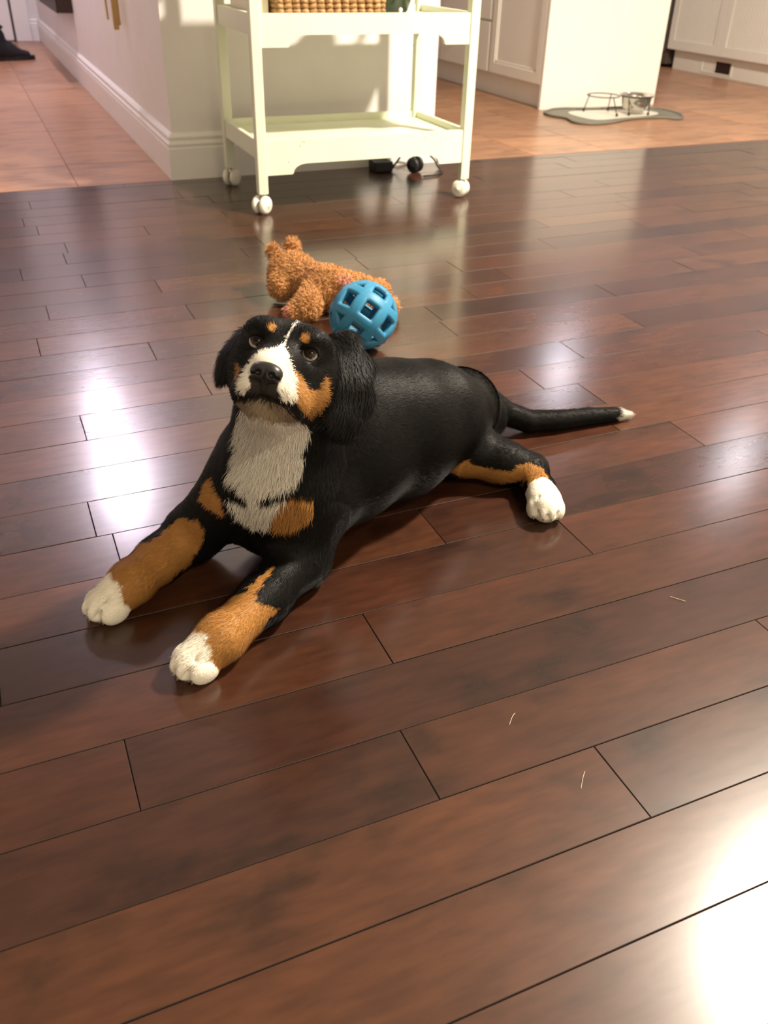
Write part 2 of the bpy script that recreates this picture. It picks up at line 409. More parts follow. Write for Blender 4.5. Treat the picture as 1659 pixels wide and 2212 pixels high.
# ---------------------------------------------------------------- things on the cart
TZ = .5021
M_WICKER = mat('wicker', (.38, .22, .09), .55, .4)
_b = M_WICKER.node_tree.nodes['Principled BSDF']; _t = N(M_WICKER, 'ShaderNodeTexCoord')
L(M_WICKER, ramp(M_WICKER, noise(M_WICKER, _t.outputs['Object'], 70., 3), [(.3, (.24, .12, .045)), (.55, (.44, .26, .11)), (.75, (.60, .40, .19))]), _b.inputs['Base Color'])
bk = tag(empty('wicker_basket', (.98, 2.76, TZ)), 'brown woven wicker basket on the upper tier of the cart', 'basket')
x0, x1, y0, y1 = .822, 1.137, 2.655, 2.86
def perimeter(n_long, n_short, grow=0.):
    pts = []
    for k in range(n_long): pts.append((x0 + (x1 - x0) * (k + .5) / n_long, y0 - grow, 0, -1))
    for k in range(n_short): pts.append((x1 + grow, y0 + (y1 - y0) * (k + .5) / n_short, 1, 0))
    for k in range(n_long): pts.append((x1 - (x1 - x0) * (k + .5) / n_long, y1 + grow, 0, 1))
    for k in range(n_short): pts.append((x0 - grow, y1 - (y1 - y0) * (k + .5) / n_short, -1, 0))
    return pts
bm = bmesh.new(); nl, ns = 13 * 6, 8 * 6
for row in range(13):
    z = TZ + .008 + row * .0125; pts = []
    for i, (px, py, nx, ny) in enumerate(perimeter(nl, ns)):
        o = .0060 * math.sin(2 * math.pi * i / 6 + .35 * row)
        pts.append((px + nx * o, py + ny * o, z + .0012 * math.sin(i * 1.7 + row)))
    tube(bm, pts, .0064, 6, closed=True)
w = done('weave', bm, M_WICKER, bk, smooth=True); w['kind'] = 'stuff'
bm = bmesh.new()
for px, py, nx, ny in perimeter(13, 8): tube(bm, [(px, py, TZ), (px, py, TZ + .17)], .0048, 6)
w = done('stakes', bm, M_WICKER, bk, smooth=True); w['kind'] = 'stuff'
bm = bmesh.new(); box(bm, x0, x1, y0, y1, TZ + .002, TZ + .006); done('base', bm, M_WICKER, bk)
bm = bmesh.new()
for dz in (0, .009): tube(bm, [(p[0], p[1], TZ + .173 + dz) for p in perimeter(13, 8, .002)], .0075, 8, closed=True)
done('rim', bm, M_WICKER, bk, smooth=True)
M_BOX = paint('cream_card', (.86, .80, .62), .6, .02); M_BROWN = paint('brown_wood', (.25, .11, .05), .5, .2)
sb = tag(empty('storage_box', (.775, 2.79, TZ)), 'cream box with a brown foot, beside the basket on the cart', 'box')
bm = bmesh.new(); box(bm, .7535, .806, 2.685, 2.90, TZ + .012, TZ + .15, .003); done('body', bm, M_BOX, sb)
bm = bmesh.new(); box(bm, .752, .808, 2.683, 2.902, TZ, TZ + .012, .002); done('foot', bm, M_BROWN, sb)
bm = bmesh.new(); box(bm, .751, .809, 2.682, 2.903, TZ + .15, TZ + .168, .003); done('lid', bm, M_BOX, sb)
M_GREEN = mat('dark_green_glaze', (.02, .035, .015), .2, .5)
gp = tag(empty('flower_pot', (1.24, 2.83, TZ)), 'dark green glazed pot at the right end of the cart, behind the basket', 'pot')
bm = bmesh.new(); lathe(bm, [(.045, 0), (.058, .012), (.070, .05), (.074, .10), (.068, .14), (.064, .145), (.058, .145), (.058, .12)], (1.235, 2.835, TZ), 32)
done('body', bm, M_GREEN, gp, smooth=True)
bm = bmesh.new(); lathe(bm, [(.001, .1), (.0575, .122), (.001, .126)], (1.235, 2.835, TZ), 24); done('soil', bm, M_DARK, gp)
cp_ = tag(empty('white_cap', (1.212, 2.72, TZ)), 'tiny white knob-shaped cap in front of the dark green pot', 'cap')
bm = bmesh.new(); lathe(bm, [(.009, 0), (.010, .004), (.006, .010), (.0045, .014), (.006, .018), (.0055, .022), (.001, .025)], (1.222, 2.72, TZ), 20); done('body', bm, M_TRIM, cp_, smooth=True)

# cord lying under the cart
bm = bmesh.new()
pts = [(1.33, 3.02, .006), (1.36, 3.03, .02), (1.385, 3.04, .045), (1.41, 3.05, .062), (1.45, 3.04, .066), (1.485, 3.03, .050), (1.505, 3.01, .028), (1.51, 2.99, .008), (1.50, 2.93, .0042), (1.46, 2.89, .0042), (1.40, 2.88, .0042)]
tube(bm, pts, .0035, 8); tag(done('cable', bm, M_BLACK, smooth=True), 'thin black cord looping behind the right rear castor of the cart', 'cable')
pa = tag(empty('power_adapter', (1.30, 3.03, 0)), 'small black power adapter on the floor under the cart', 'adapter')
bm = bmesh.new(); box(bm, 1.265, 1.335, 2.995, 3.06, .0005, .035, .004); done('body', bm, M_BLACK, pa)
bm = bmesh.new(); box(bm, 1.335, 1.345, 3.01, 3.03, .008, .020, .001); done('plug', bm, M_BLACK, pa)

# ---------------------------------------------------------------- hallway: board, leash, shoe
wb = tag(empty('wall_board', (WX0, 5.97, .32)), 'tall dark brown board on the hallway wall, its lower edge above the baseboard', 'board')
bm = bmesh.new(); box(bm, WX0 - .075, WX0 - .001, 5.50, 6.50, .335, 2.05, .004); done('panel', bm, M_DARK, wb)
bm = bmesh.new()
for b in ((5.50, 6.50, .335, .37), (5.50, 6.50, 2.015, 2.05), (5.50, 5.535, .37, 2.015), (6.465, 6.50, .37, 2.015)): box(bm, WX0 - .085, WX0 - .074, *b, .002)
done('frame', bm, M_DARK, wb)
M_STRAP = paint('tan_webbing', (.55, .38, .14), .7, .1)
ls = tag(empty('leash', (WX0 - .01, 3.8, .39)), 'tan webbing leash hanging on the hallway wall', 'leash')
bm = bmesh.new()
for xo, ya, zz, w in ((.030, 3.80, .39, .012), (.012, 3.86, .40, .010)):
    pts = [(WX0 - xo, ya + .012 * math.sin(z * 5), z) for z in [zz + k * .07 for k in range(8)]]
    va = [[bm.verts.new((p[0] + dx, p[1] + dy, p[2])) for dx, dy in ((-w, .0), (w * .7, .006), (w * .7, .009), (-w, .003))] for p in pts]
    for A, B in zip(va, va[1:]):
        for k in range(4): bm.faces.new((A[k], A[(k + 1) % 4], B[(k + 1) % 4], B[k]))
    bm.faces.new(va[0]); bm.faces.new(va[-1])
done('strap', bm, M_STRAP, ls)
bm = bmesh.new(); tube(bm, [(WX0 - .012, 4.155, .40), (WX0 - .014, 4.15, .55), (WX0 - .012, 4.0, .82), (WX0 - .012, 3.83, .9)], .0045, 8); done('cord', bm, M_STRAP, ls)
bm = bmesh.new(); tube(bm, [(WX0, 3.83, .9), (WX0 - .04, 3.83, .9), (WX0 - .045, 3.83, .92)], .005, 8); h_ = done('hook', bm, M_METAL, ls); h_['label'] = 'metal wall hook'
M_SHOE = paint('black_felt', (.014, .013, .016), .85, .3)
sh = tag(empty('boot', (.30, 6.68, 0)), 'black boot with a flat sole on the hallway tiles', 'boot')
def loft(bm, secs, seg=20):
    rings = []
    for (cx, cy, cz, rx, ry, rz, ang) in secs:
        r = []
        for k in range(seg):
            a = 2 * math.pi * k / seg; u, v = math.cos(a), math.sin(a)
            r.append(bm.verts.new((cx + rx * u * math.cos(ang), cy + rx * u * math.sin(ang), cz + rz * v)))
        rings.append(r)
    return rings
sole = [(.05 + .19 * (1 - math.cos(t)) , 6.66 + .065 * math.sin(t) + (.03 if math.cos(t) < 0 else 0)) for t in [2 * math.pi * k / 28 for k in range(28)]]
bm = bmesh.new(); prism(bm, sole, 'z', .001, .026); done('sole', bm, M_BLACK, sh)
P_ = [('cone', (.17, 6.66, .06), .055, (.27, 6.67, .055), .055, .03), ('cone', (.25, 6.67, .045), .048, (.38, 6.67, .030), .024, .03),
      ('cone', (.20, 6.66, .09), .068, (.21, 6.66, .135), .058, .03)]
# ---------------------------------------------------------------- organic bodies: distance field -> one continuous mesh
# a primitive is ('cone', p0, r0, p1, r1, k) / ('blob', centre, (ax, ay, az), (rx, ry, rz), k) / ('cut' ...) same as blob / ('slit', p0, r0, p1, r1, k)
def prim_dist(pr, P):
    if pr[0] in ('cone', 'slit'):
        a = np.array(pr[1], np.float32); b = np.array(pr[3], np.float32); r0, r1 = pr[2], pr[4]
        ab = b - a; L2 = float(ab @ ab) + 1e-12
        t = np.clip(((P - a) @ ab) / L2, 0, 1)
        q = P - a - t[..., None] * ab
        return np.sqrt((q * q).sum(-1)) - (r0 + (r1 - r0) * t)
    M = np.array(pr[2], np.float32); r = np.array(pr[3], np.float32)
    q = (P - np.array(pr[1], np.float32)) @ M.T
    k0 = np.sqrt(((q / r) ** 2).sum(-1)); k1 = np.sqrt(((q / (r * r)) ** 2).sum(-1)) + 1e-9
    return k0 * (k0 - 1) / k1

def prim_box(pr):
    if pr[0] in ('cone', 'slit'):
        a, b = np.array(pr[1]), np.array(pr[3])
        return np.minimum(a - pr[2], b - pr[4]), np.maximum(a + pr[2], b + pr[4])
    e = np.sqrt(((np.array(pr[2]) * np.array(pr[3])[:, None]) ** 2).sum(0))
    return np.array(pr[1]) - e, np.array(pr[1]) + e

def merge(d, e, k, cut):
    if cut:
        h = np.clip(.5 - .5 * (d + e) / k, 0, 1)
        return d * (1 - h) - e * h + k * h * (1 - h)
    h = np.clip(.5 + .5 * (e - d) / k, 0, 1)
    return d * h + e * (1 - h) - k * h * (1 - h)

def field_at(prims, P, floor=None):
    P = np.asarray(P, np.float32); d = np.full(P.shape[:-1], 9., np.float32)
    for pr in prims: d = merge(d, prim_dist(pr, P), pr[-1], pr[0] in ('cut', 'slit'))
    if floor is not None: d = np.maximum(d, floor - P[..., 2])
    return d

def nearest_prim(prims, P):
    best = np.full(len(P), 9.); idx = np.zeros(len(P), int)
    for i, pr in enumerate(prims):
        if pr[0] in ('cut', 'slit'): continue
        e = prim_dist(pr, P); m = e < best; best[m] = e[m]; idx[m] = i
    return idx

def grow_mesh(prims, h, floor=None):
    bs = [prim_box(p) for p in prims if p[0] not in ('cut', 'slit')]
    lo = np.min([b[0] for b in bs], 0) - 4 * h; hi = np.max([b[1] for b in bs], 0) + 4 * h
    n = np.ceil((hi - lo) / h).astype(int) + 1
    ax = [np.float32(lo[i]) + np.arange(n[i], dtype=np.float32) * np.float32(h) for i in range(3)]
    D = np.full(n, .2, np.float32)
    for pr in prims:
        k = pr[-1]; a, b = prim_box(pr); pad = 2 * k + 3 * h
        i0 = np.maximum(np.floor((a - pad - lo) / h).astype(int), 0); i1 = np.minimum(np.ceil((b + pad - lo) / h).astype(int) + 1, n)
        if (i1 <= i0).any(): continue
        s = tuple(slice(i0[j], i1[j]) for j in range(3))
        G = np.stack(np.meshgrid(*[ax[j][s[j]] for j in range(3)], indexing='ij'), -1)
        D[s] = merge(D[s], prim_dist(pr, G), k, pr[0] in ('cut', 'slit'))
    if floor is not None: D = np.maximum(D, (floor - ax[2])[None, None, :])
    S = D < 0
    c = np.zeros(tuple(n - 1), np.int8)
    for i in (0, 1):
        for j in (0, 1):
            for k in (0, 1): c += S[i:n[0]-1+i, j:n[1]-1+j, k:n[2]-1+k]
    act = (c > 0) & (c < 8)
    idx = np.full(act.shape, -1, np.int64); cells = np.argwhere(act); idx[act] = np.arange(len(cells))
    acc = np.zeros((len(cells), 3)); cnt = np.zeros(len(cells))
    cor = [(i, j, k) for i in (0, 1) for j in (0, 1) for k in (0, 1)]
    for A in cor:
        for B in cor:
            if sum(B) - sum(A) == 1 and all(b >= a for a, b in zip(A, B)):
                da = D[tuple((cells + A).T)]; db = D[tuple((cells + B).T)]; m = (da < 0) != (db < 0)
                t = np.where(m, da / np.where(m, da - db, 1), 0)
                acc[m] += np.array(A) + t[m, None] * (np.array(B) - np.array(A)); cnt[m] += 1
    V = lo + h * (cells + acc / cnt[:, None])
    Q = []
    for a in range(3):
        sl0 = [slice(None)] * 3; sl1 = [slice(None)] * 3; sl0[a] = slice(0, -1); sl1[a] = slice(1, None)
        E = S[tuple(sl0)] != S[tuple(sl1)]
        e = np.argwhere(E); u, v = (a + 1) % 3, (a + 2) % 3
        e = e[(e[:, u] > 0) & (e[:, v] > 0) & (e[:, u] < n[u] - 1) & (e[:, v] < n[v] - 1)]
        inside = S[tuple(e.T)]
        du = np.zeros(3, int); dv = np.zeros(3, int); du[u] = 1; dv[v] = 1
        q = np.stack([idx[tuple((e - du - dv).T)], idx[tuple((e - dv).T)], idx[tuple(e.T)], idx[tuple((e - du).T)]], 1)
        q[~inside] = q[~inside][:, ::-1]
        Q.append(q)
    Q = np.concatenate(Q); Q = Q[(Q >= 0).all(1)]
    return V, Q
DOG = [
    ('cone', (0.3484, 0.9614, 0.12), 0.095, (0.4624, 1.0121, 0.105), 0.094, 0.03),
    ('cone', (0.4624, 1.0121, 0.105), 0.094, (0.5256, 1.0288, 0.108), 0.074, 0.03),
    ('cone', (0.5256, 1.0288, 0.108), 0.074, (0.5901, 1.0624, 0.09), 0.056, 0.025),
    ('blob', (0.6197, 1.0847, 0.058), ((1.0, 0.0, 0.0), (0.0, 1.0, 0.0), (0.0, 0.0, 1.0)), (0.05, 0.05, 0.054), 0.02),
    ('cone', (0.3611, 0.9594, 0.165), 0.074, (0.4469, 0.9791, 0.14), 0.07, 0.03),
    ('blob', (0.2569, 0.9239, 0.105), ((0.9191, -0.3935, 0.0224), (0.3936, 0.9193, -0.0), (0.0, 0.0, 1.0)), (0.078, 0.07, 0.1), 0.025),
    ('cone', (0.2831, 0.9117, 0.12), 0.085, (0.3456, 0.945, 0.12), 0.09, 0.03),
    ('cone', (0.2514, 0.8781, 0.165), 0.068, (0.2705, 0.8744, 0.2443), 0.058, 0.035),
    ('cone', (0.3216, 0.9298, 0.17), 0.07, (0.2926, 0.8788, 0.2551), 0.058, 0.035),
    ('blob', (0.2604, 0.8545, 0.3014), ((0.8382, -0.52, -0.1645), (0.3947, 0.3702, 0.8409), (-0.3764, -0.7698, 0.5156)), (0.054, 0.041, 0.056), 0.02),
    ('cone', (0.2611, 0.8593, 0.2895), 0.046, (0.2705, 0.8744, 0.2443), 0.054, 0.03),
    ('blob', (0.2359, 0.8478, 0.3432), ((0.8382, -0.52, -0.1645), (0.3947, 0.3702, 0.8409), (-0.3764, -0.7698, 0.5156)), (0.022, 0.016, 0.02), 0.016),
    ('blob', (0.2198, 0.8502, 0.2962), ((0.8382, -0.52, -0.1645), (0.3947, 0.3702, 0.8409), (-0.3764, -0.7698, 0.5156)), (0.024, 0.034, 0.034), 0.02),
    ('blob', (0.2761, 0.8229, 0.3353), ((0.8382, -0.52, -0.1645), (0.3947, 0.3702, 0.8409), (-0.3764, -0.7698, 0.5156)), (0.022, 0.016, 0.02), 0.016),
    ('blob', (0.2717, 0.818, 0.286), ((0.8382, -0.52, -0.1645), (0.3947, 0.3702, 0.8409), (-0.3764, -0.7698, 0.5156)), (0.024, 0.034, 0.034), 0.02),
    ('cone', (0.2414, 0.82, 0.3136), 0.031, (0.2194, 0.7794, 0.3299), 0.0225, 0.016),
    ('blob', (0.2036, 0.7868, 0.3139), ((0.8382, -0.52, -0.1645), (0.3947, 0.3702, 0.8409), (-0.3764, -0.7698, 0.5156)), (0.0175, 0.019, 0.026), 0.01),
    ('blob', (0.2025, 0.8125, 0.2972), ((0.8382, -0.52, -0.1645), (0.3947, 0.3702, 0.8409), (-0.3764, -0.7698, 0.5156)), (0.015, 0.018, 0.026), 0.012),
    ('blob', (0.2279, 0.7717, 0.3091), ((0.8382, -0.52, -0.1645), (0.3947, 0.3702, 0.8409), (-0.3764, -0.7698, 0.5156)), (0.0175, 0.019, 0.026), 0.01),
    ('blob', (0.2461, 0.7854, 0.2886), ((0.8382, -0.52, -0.1645), (0.3947, 0.3702, 0.8409), (-0.3764, -0.7698, 0.5156)), (0.015, 0.018, 0.026), 0.012),
    ('cone', (0.2305, 0.816, 0.2705), 0.03, (0.2097, 0.7753, 0.2935), 0.0165, 0.01),
    ('cut', (0.2217, 0.8346, 0.3403), ((0.8382, -0.52, -0.1645), (0.3947, 0.3702, 0.8409), (-0.3764, -0.7698, 0.5156)), (0.013, 0.01, 0.008), 0.008),
    ('blob', (0.2239, 0.8392, 0.3372), ((0.8382, -0.52, -0.1645), (0.3947, 0.3702, 0.8409), (-0.3764, -0.7698, 0.5156)), (0.0125, 0.0115, 0.0105), 0.006),
    ('cut', (0.2205, 0.8325, 0.3411), ((0.8382, -0.52, -0.1645), (0.3947, 0.3702, 0.8409), (-0.3764, -0.7698, 0.5156)), (0.0088, 0.0062, 0.01), 0.002),
    ('cut', (0.2695, 0.8049, 0.3309), ((0.8382, -0.52, -0.1645), (0.3947, 0.3702, 0.8409), (-0.3764, -0.7698, 0.5156)), (0.013, 0.01, 0.008), 0.008),
    ('blob', (0.2717, 0.8095, 0.3278), ((0.8382, -0.52, -0.1645), (0.3947, 0.3702, 0.8409), (-0.3764, -0.7698, 0.5156)), (0.0125, 0.0115, 0.0105), 0.006),
    ('cut', (0.2683, 0.8028, 0.3318), ((0.8382, -0.52, -0.1645), (0.3947, 0.3702, 0.8409), (-0.3764, -0.7698, 0.5156)), (0.0088, 0.0062, 0.01), 0.002),
    ('blob', (0.2356, 0.889, 0.327), ((-0.0459, 0.9961, 0.0748), (-0.9946, -0.0386, -0.096), (-0.0927, -0.0788, 0.9926)), (0.017, 0.0167, 0.007), 0.008),
    ('blob', (0.2135, 0.8847, 0.3179), ((-0.1893, 0.9582, -0.2147), (-0.7728, -0.2803, -0.5695), (-0.6058, 0.0581, 0.7935)), (0.0195, 0.0208, 0.007), 0.008),
    ('blob', (0.1962, 0.8771, 0.2978), ((-0.1799, 0.9641, -0.1952), (-0.4539, -0.2574, -0.8531), (-0.8727, -0.0649, 0.4839)), (0.018, 0.0209, 0.007), 0.008),
    ('blob', (0.321, 0.8474, 0.3165), ((-0.8933, -0.2831, -0.3492), (0.4253, -0.7836, -0.4529), (-0.1454, -0.5531, 0.8204)), (0.024, 0.0177, 0.0075), 0.008),
    ('blob', (0.3259, 0.8274, 0.2981), ((-0.9839, -0.1311, 0.1213), (-0.0118, -0.63, -0.7765), (0.1783, -0.7654, 0.6184)), (0.029, 0.0249, 0.0075), 0.008),
    ('blob', (0.3194, 0.8096, 0.2697), ((-0.921, -0.0245, 0.3887), (-0.3476, -0.3985, -0.8488), (0.1757, -0.9168, 0.3585)), (0.03, 0.0267, 0.0075), 0.008),
    ('blob', (0.3047, 0.7993, 0.2455), ((-0.7395, 0.1062, 0.6647), (-0.6672, -0.2469, -0.7028), (0.0895, -0.9632, 0.2534)), (0.024, 0.0188, 0.0075), 0.008),
    ('cone', (0.1996, 0.9024, 0.12), 0.042, (0.154, 0.9487, 0.043), 0.035, 0.025),
    ('cone', (0.154, 0.9487, 0.043), 0.033, (0.1025, 0.9204, 0.033), 0.0265, 0.02),
    ('cone', (0.1025, 0.9204, 0.033), 0.0265, (0.0624, 0.8894, 0.03), 0.0245, 0.02),
    ('cone', (0.0624, 0.8894, 0.03), 0.027, (0.0251, 0.8745, 0.0185), 0.021, 0.015),
    ('blob', (0.0418, 0.8812, 0.0195), ((0.3709, -0.9287, 0.0), (-0.9287, -0.3709, 0.0), (0.0, 0.0, 1.0)), (0.0245, 0.024, 0.0185), 0.008),
    ('blob', (0.0215, 0.8942, 0.0145), ((0.3709, -0.9287, 0.0), (-0.9287, -0.3709, 0.0), (0.0, 0.0, 1.0)), (0.0098, 0.0188, 0.0152), 0.0016),
    ('blob', (0.0171, 0.8784, 0.0175), ((0.3709, -0.9287, 0.0), (-0.9287, -0.3709, 0.0), (0.0, 0.0, 1.0)), (0.0098, 0.0188, 0.0152), 0.0016),
    ('blob', (0.0219, 0.8662, 0.0175), ((0.3709, -0.9287, 0.0), (-0.9287, -0.3709, 0.0), (0.0, 0.0, 1.0)), (0.0098, 0.0188, 0.0152), 0.0016),
    ('blob', (0.0361, 0.8577, 0.0145), ((0.3709, -0.9287, 0.0), (-0.9287, -0.3709, 0.0), (0.0, 0.0, 1.0)), (0.0098, 0.0188, 0.0152), 0.0016),
    ('slit', (0.0221, 0.8874, 0.035), 0.0017, (0.0016, 0.8793, 0.0145), 0.0026, 0.003),
    ('slit', (0.0269, 0.8752, 0.035), 0.0017, (0.0028, 0.8656, 0.0145), 0.0026, 0.003),
    ('slit', (0.0318, 0.8631, 0.035), 0.0017, (0.0114, 0.8549, 0.0145), 0.0026, 0.003),
    ('blob', (0.0704, 0.8836, 0.014), ((1.0, 0.0, 0.0), (0.0, 1.0, 0.0), (0.0, 0.0, 1.0)), (0.008, 0.008, 0.01), 0.006),
    ('cone', (0.284, 0.8722, 0.105), 0.052, (0.2647, 0.8497, 0.04), 0.036, 0.025),
    ('blob', (0.2748, 0.8515, 0.028), ((1.0, 0.0, 0.0), (0.0, 1.0, 0.0), (0.0, 0.0, 1.0)), (0.024, 0.024, 0.026), 0.012),
    ('cone', (0.2647, 0.8497, 0.04), 0.035, (0.203, 0.7957, 0.034), 0.0275, 0.02),
    ('cone', (0.203, 0.7957, 0.034), 0.0275, (0.1378, 0.7504, 0.03), 0.025, 0.02),
    ('cone', (0.1378, 0.7504, 0.03), 0.027, (0.1012, 0.7377, 0.0185), 0.021, 0.015),
    ('blob', (0.1182, 0.7436, 0.0195), ((0.3284, -0.9445, 0.0), (-0.9445, -0.3284, 0.0), (0.0, 0.0, 1.0)), (0.0245, 0.024, 0.0185), 0.008),
    ('blob', (0.0986, 0.7575, 0.0145), ((0.3284, -0.9445, 0.0), (-0.9445, -0.3284, 0.0), (0.0, 0.0, 1.0)), (0.0098, 0.0188, 0.0152), 0.0016),
    ('blob', (0.0934, 0.7419, 0.0175), ((0.3284, -0.9445, 0.0), (-0.9445, -0.3284, 0.0), (0.0, 0.0, 1.0)), (0.0098, 0.0188, 0.0152), 0.0016),
    ('blob', (0.0977, 0.7295, 0.0175), ((0.3284, -0.9445, 0.0), (-0.9445, -0.3284, 0.0), (0.0, 0.0, 1.0)), (0.0098, 0.0188, 0.0152), 0.0016),
    ('blob', (0.1115, 0.7204, 0.0145), ((0.3284, -0.9445, 0.0), (-0.9445, -0.3284, 0.0), (0.0, 0.0, 1.0)), (0.0098, 0.0188, 0.0152), 0.0016),
    ('slit', (0.0988, 0.7507, 0.035), 0.0017, (0.078, 0.7435, 0.0145), 0.0026, 0.003),
    ('slit', (0.1031, 0.7383, 0.035), 0.0017, (0.0786, 0.7298, 0.0145), 0.0026, 0.003),
    ('slit', (0.1074, 0.7259, 0.035), 0.0017, (0.0867, 0.7187, 0.0145), 0.0026, 0.003),
    ('cone', (0.6104, 1.0891, 0.078), 0.062, (0.562, 1.0287, 0.056), 0.051, 0.008),
    ('blob', (0.6654, 1.0841, 0.05), ((1.0, 0.0, 0.0), (0.0, 1.0, 0.0), (0.0, 0.0, 1.0)), (0.026, 0.026, 0.036), 0.012),
    ('cone', (0.562, 1.0287, 0.056), 0.047, (0.6322, 0.975, 0.034), 0.031, 0.025),
    ('cone', (0.6322, 0.975, 0.034), 0.029, (0.6663, 0.9521, 0.028), 0.0225, 0.02),
    ('cone', (0.6663, 0.9521, 0.028), 0.0215, (0.6514, 0.9021, 0.024), 0.02, 0.015),
    ('cone', (0.6514, 0.9021, 0.024), 0.0205, (0.636, 0.8606, 0.022), 0.0215, 0.012),
    ('blob', (0.6439, 0.8768, 0.023), ((0.8995, -0.4369, 0.0), (-0.4369, -0.8995, 0.0), (0.0, 0.0, 1.0)), (0.0245, 0.024, 0.0185), 0.008),
    ('blob', (0.6216, 0.872, 0.018), ((0.8995, -0.4369, 0.0), (-0.4369, -0.8995, 0.0), (0.0, 0.0, 1.0)), (0.0094, 0.018, 0.0146), 0.0016),
    ('blob', (0.628, 0.8578, 0.021), ((0.8995, -0.4369, 0.0), (-0.4369, -0.8995, 0.0), (0.0, 0.0, 1.0)), (0.0094, 0.018, 0.0146), 0.0016),
    ('blob', (0.6388, 0.8526, 0.021), ((0.8995, -0.4369, 0.0), (-0.4369, -0.8995, 0.0), (0.0, 0.0, 1.0)), (0.0094, 0.018, 0.0146), 0.0016),
    ('blob', (0.6539, 0.8563, 0.018), ((0.8995, -0.4369, 0.0), (-0.4369, -0.8995, 0.0), (0.0, 0.0, 1.0)), (0.0094, 0.018, 0.0146), 0.0016),
    ('slit', (0.6261, 0.8676, 0.0385), 0.0017, (0.6165, 0.8478, 0.018), 0.0026, 0.003),
    ('slit', (0.6369, 0.8624, 0.0385), 0.0017, (0.6256, 0.839, 0.018), 0.0026, 0.003),
    ('slit', (0.6477, 0.8571, 0.0385), 0.0017, (0.6381, 0.8373, 0.018), 0.0026, 0.003),
    ('cone', (0.6805, 1.1234, 0.065), 0.02, (0.7151, 1.1201, 0.035), 0.02, 0.02),
    ('cone', (0.7151, 1.1201, 0.035), 0.02, (0.7516, 1.103, 0.021), 0.0185, 0.0015),
    ('cone', (0.7516, 1.103, 0.021), 0.0185, (0.8012, 1.0941, 0.018), 0.0165, 0.0015),
    ('cone', (0.8012, 1.0941, 0.018), 0.0165, (0.865, 1.091, 0.015), 0.0145, 0.0015),
    ('cone', (0.865, 1.091, 0.015), 0.0145, (0.919, 1.0852, 0.0125), 0.0115, 0.0015),
    ('cone', (0.919, 1.0852, 0.0125), 0.0115, (0.9413, 1.0802, 0.01), 0.006, 0.0015),
    ('slit', (0.1891, 0.7725, 0.309), 0.0018, (0.1959, 0.7661, 0.3122), 0.0018, 0.0025),
    ('slit', (0.1959, 0.7661, 0.3122), 0.0018, (0.2053, 0.7628, 0.3121), 0.0018, 0.0025),
    ('slit', (0.2053, 0.7628, 0.3121), 0.0018, (0.2116, 0.7553, 0.312), 0.0018, 0.0025),
    ('slit', (0.2116, 0.7553, 0.312), 0.0018, (0.2172, 0.7508, 0.3106), 0.0018, 0.0025),
    ('slit', (0.2172, 0.7508, 0.3106), 0.0018, (0.2305, 0.7567, 0.2984), 0.0018, 0.0025),
    ('slit', (0.2305, 0.7567, 0.2984), 0.0018, (0.2405, 0.7645, 0.2868), 0.0018, 0.0025),
]
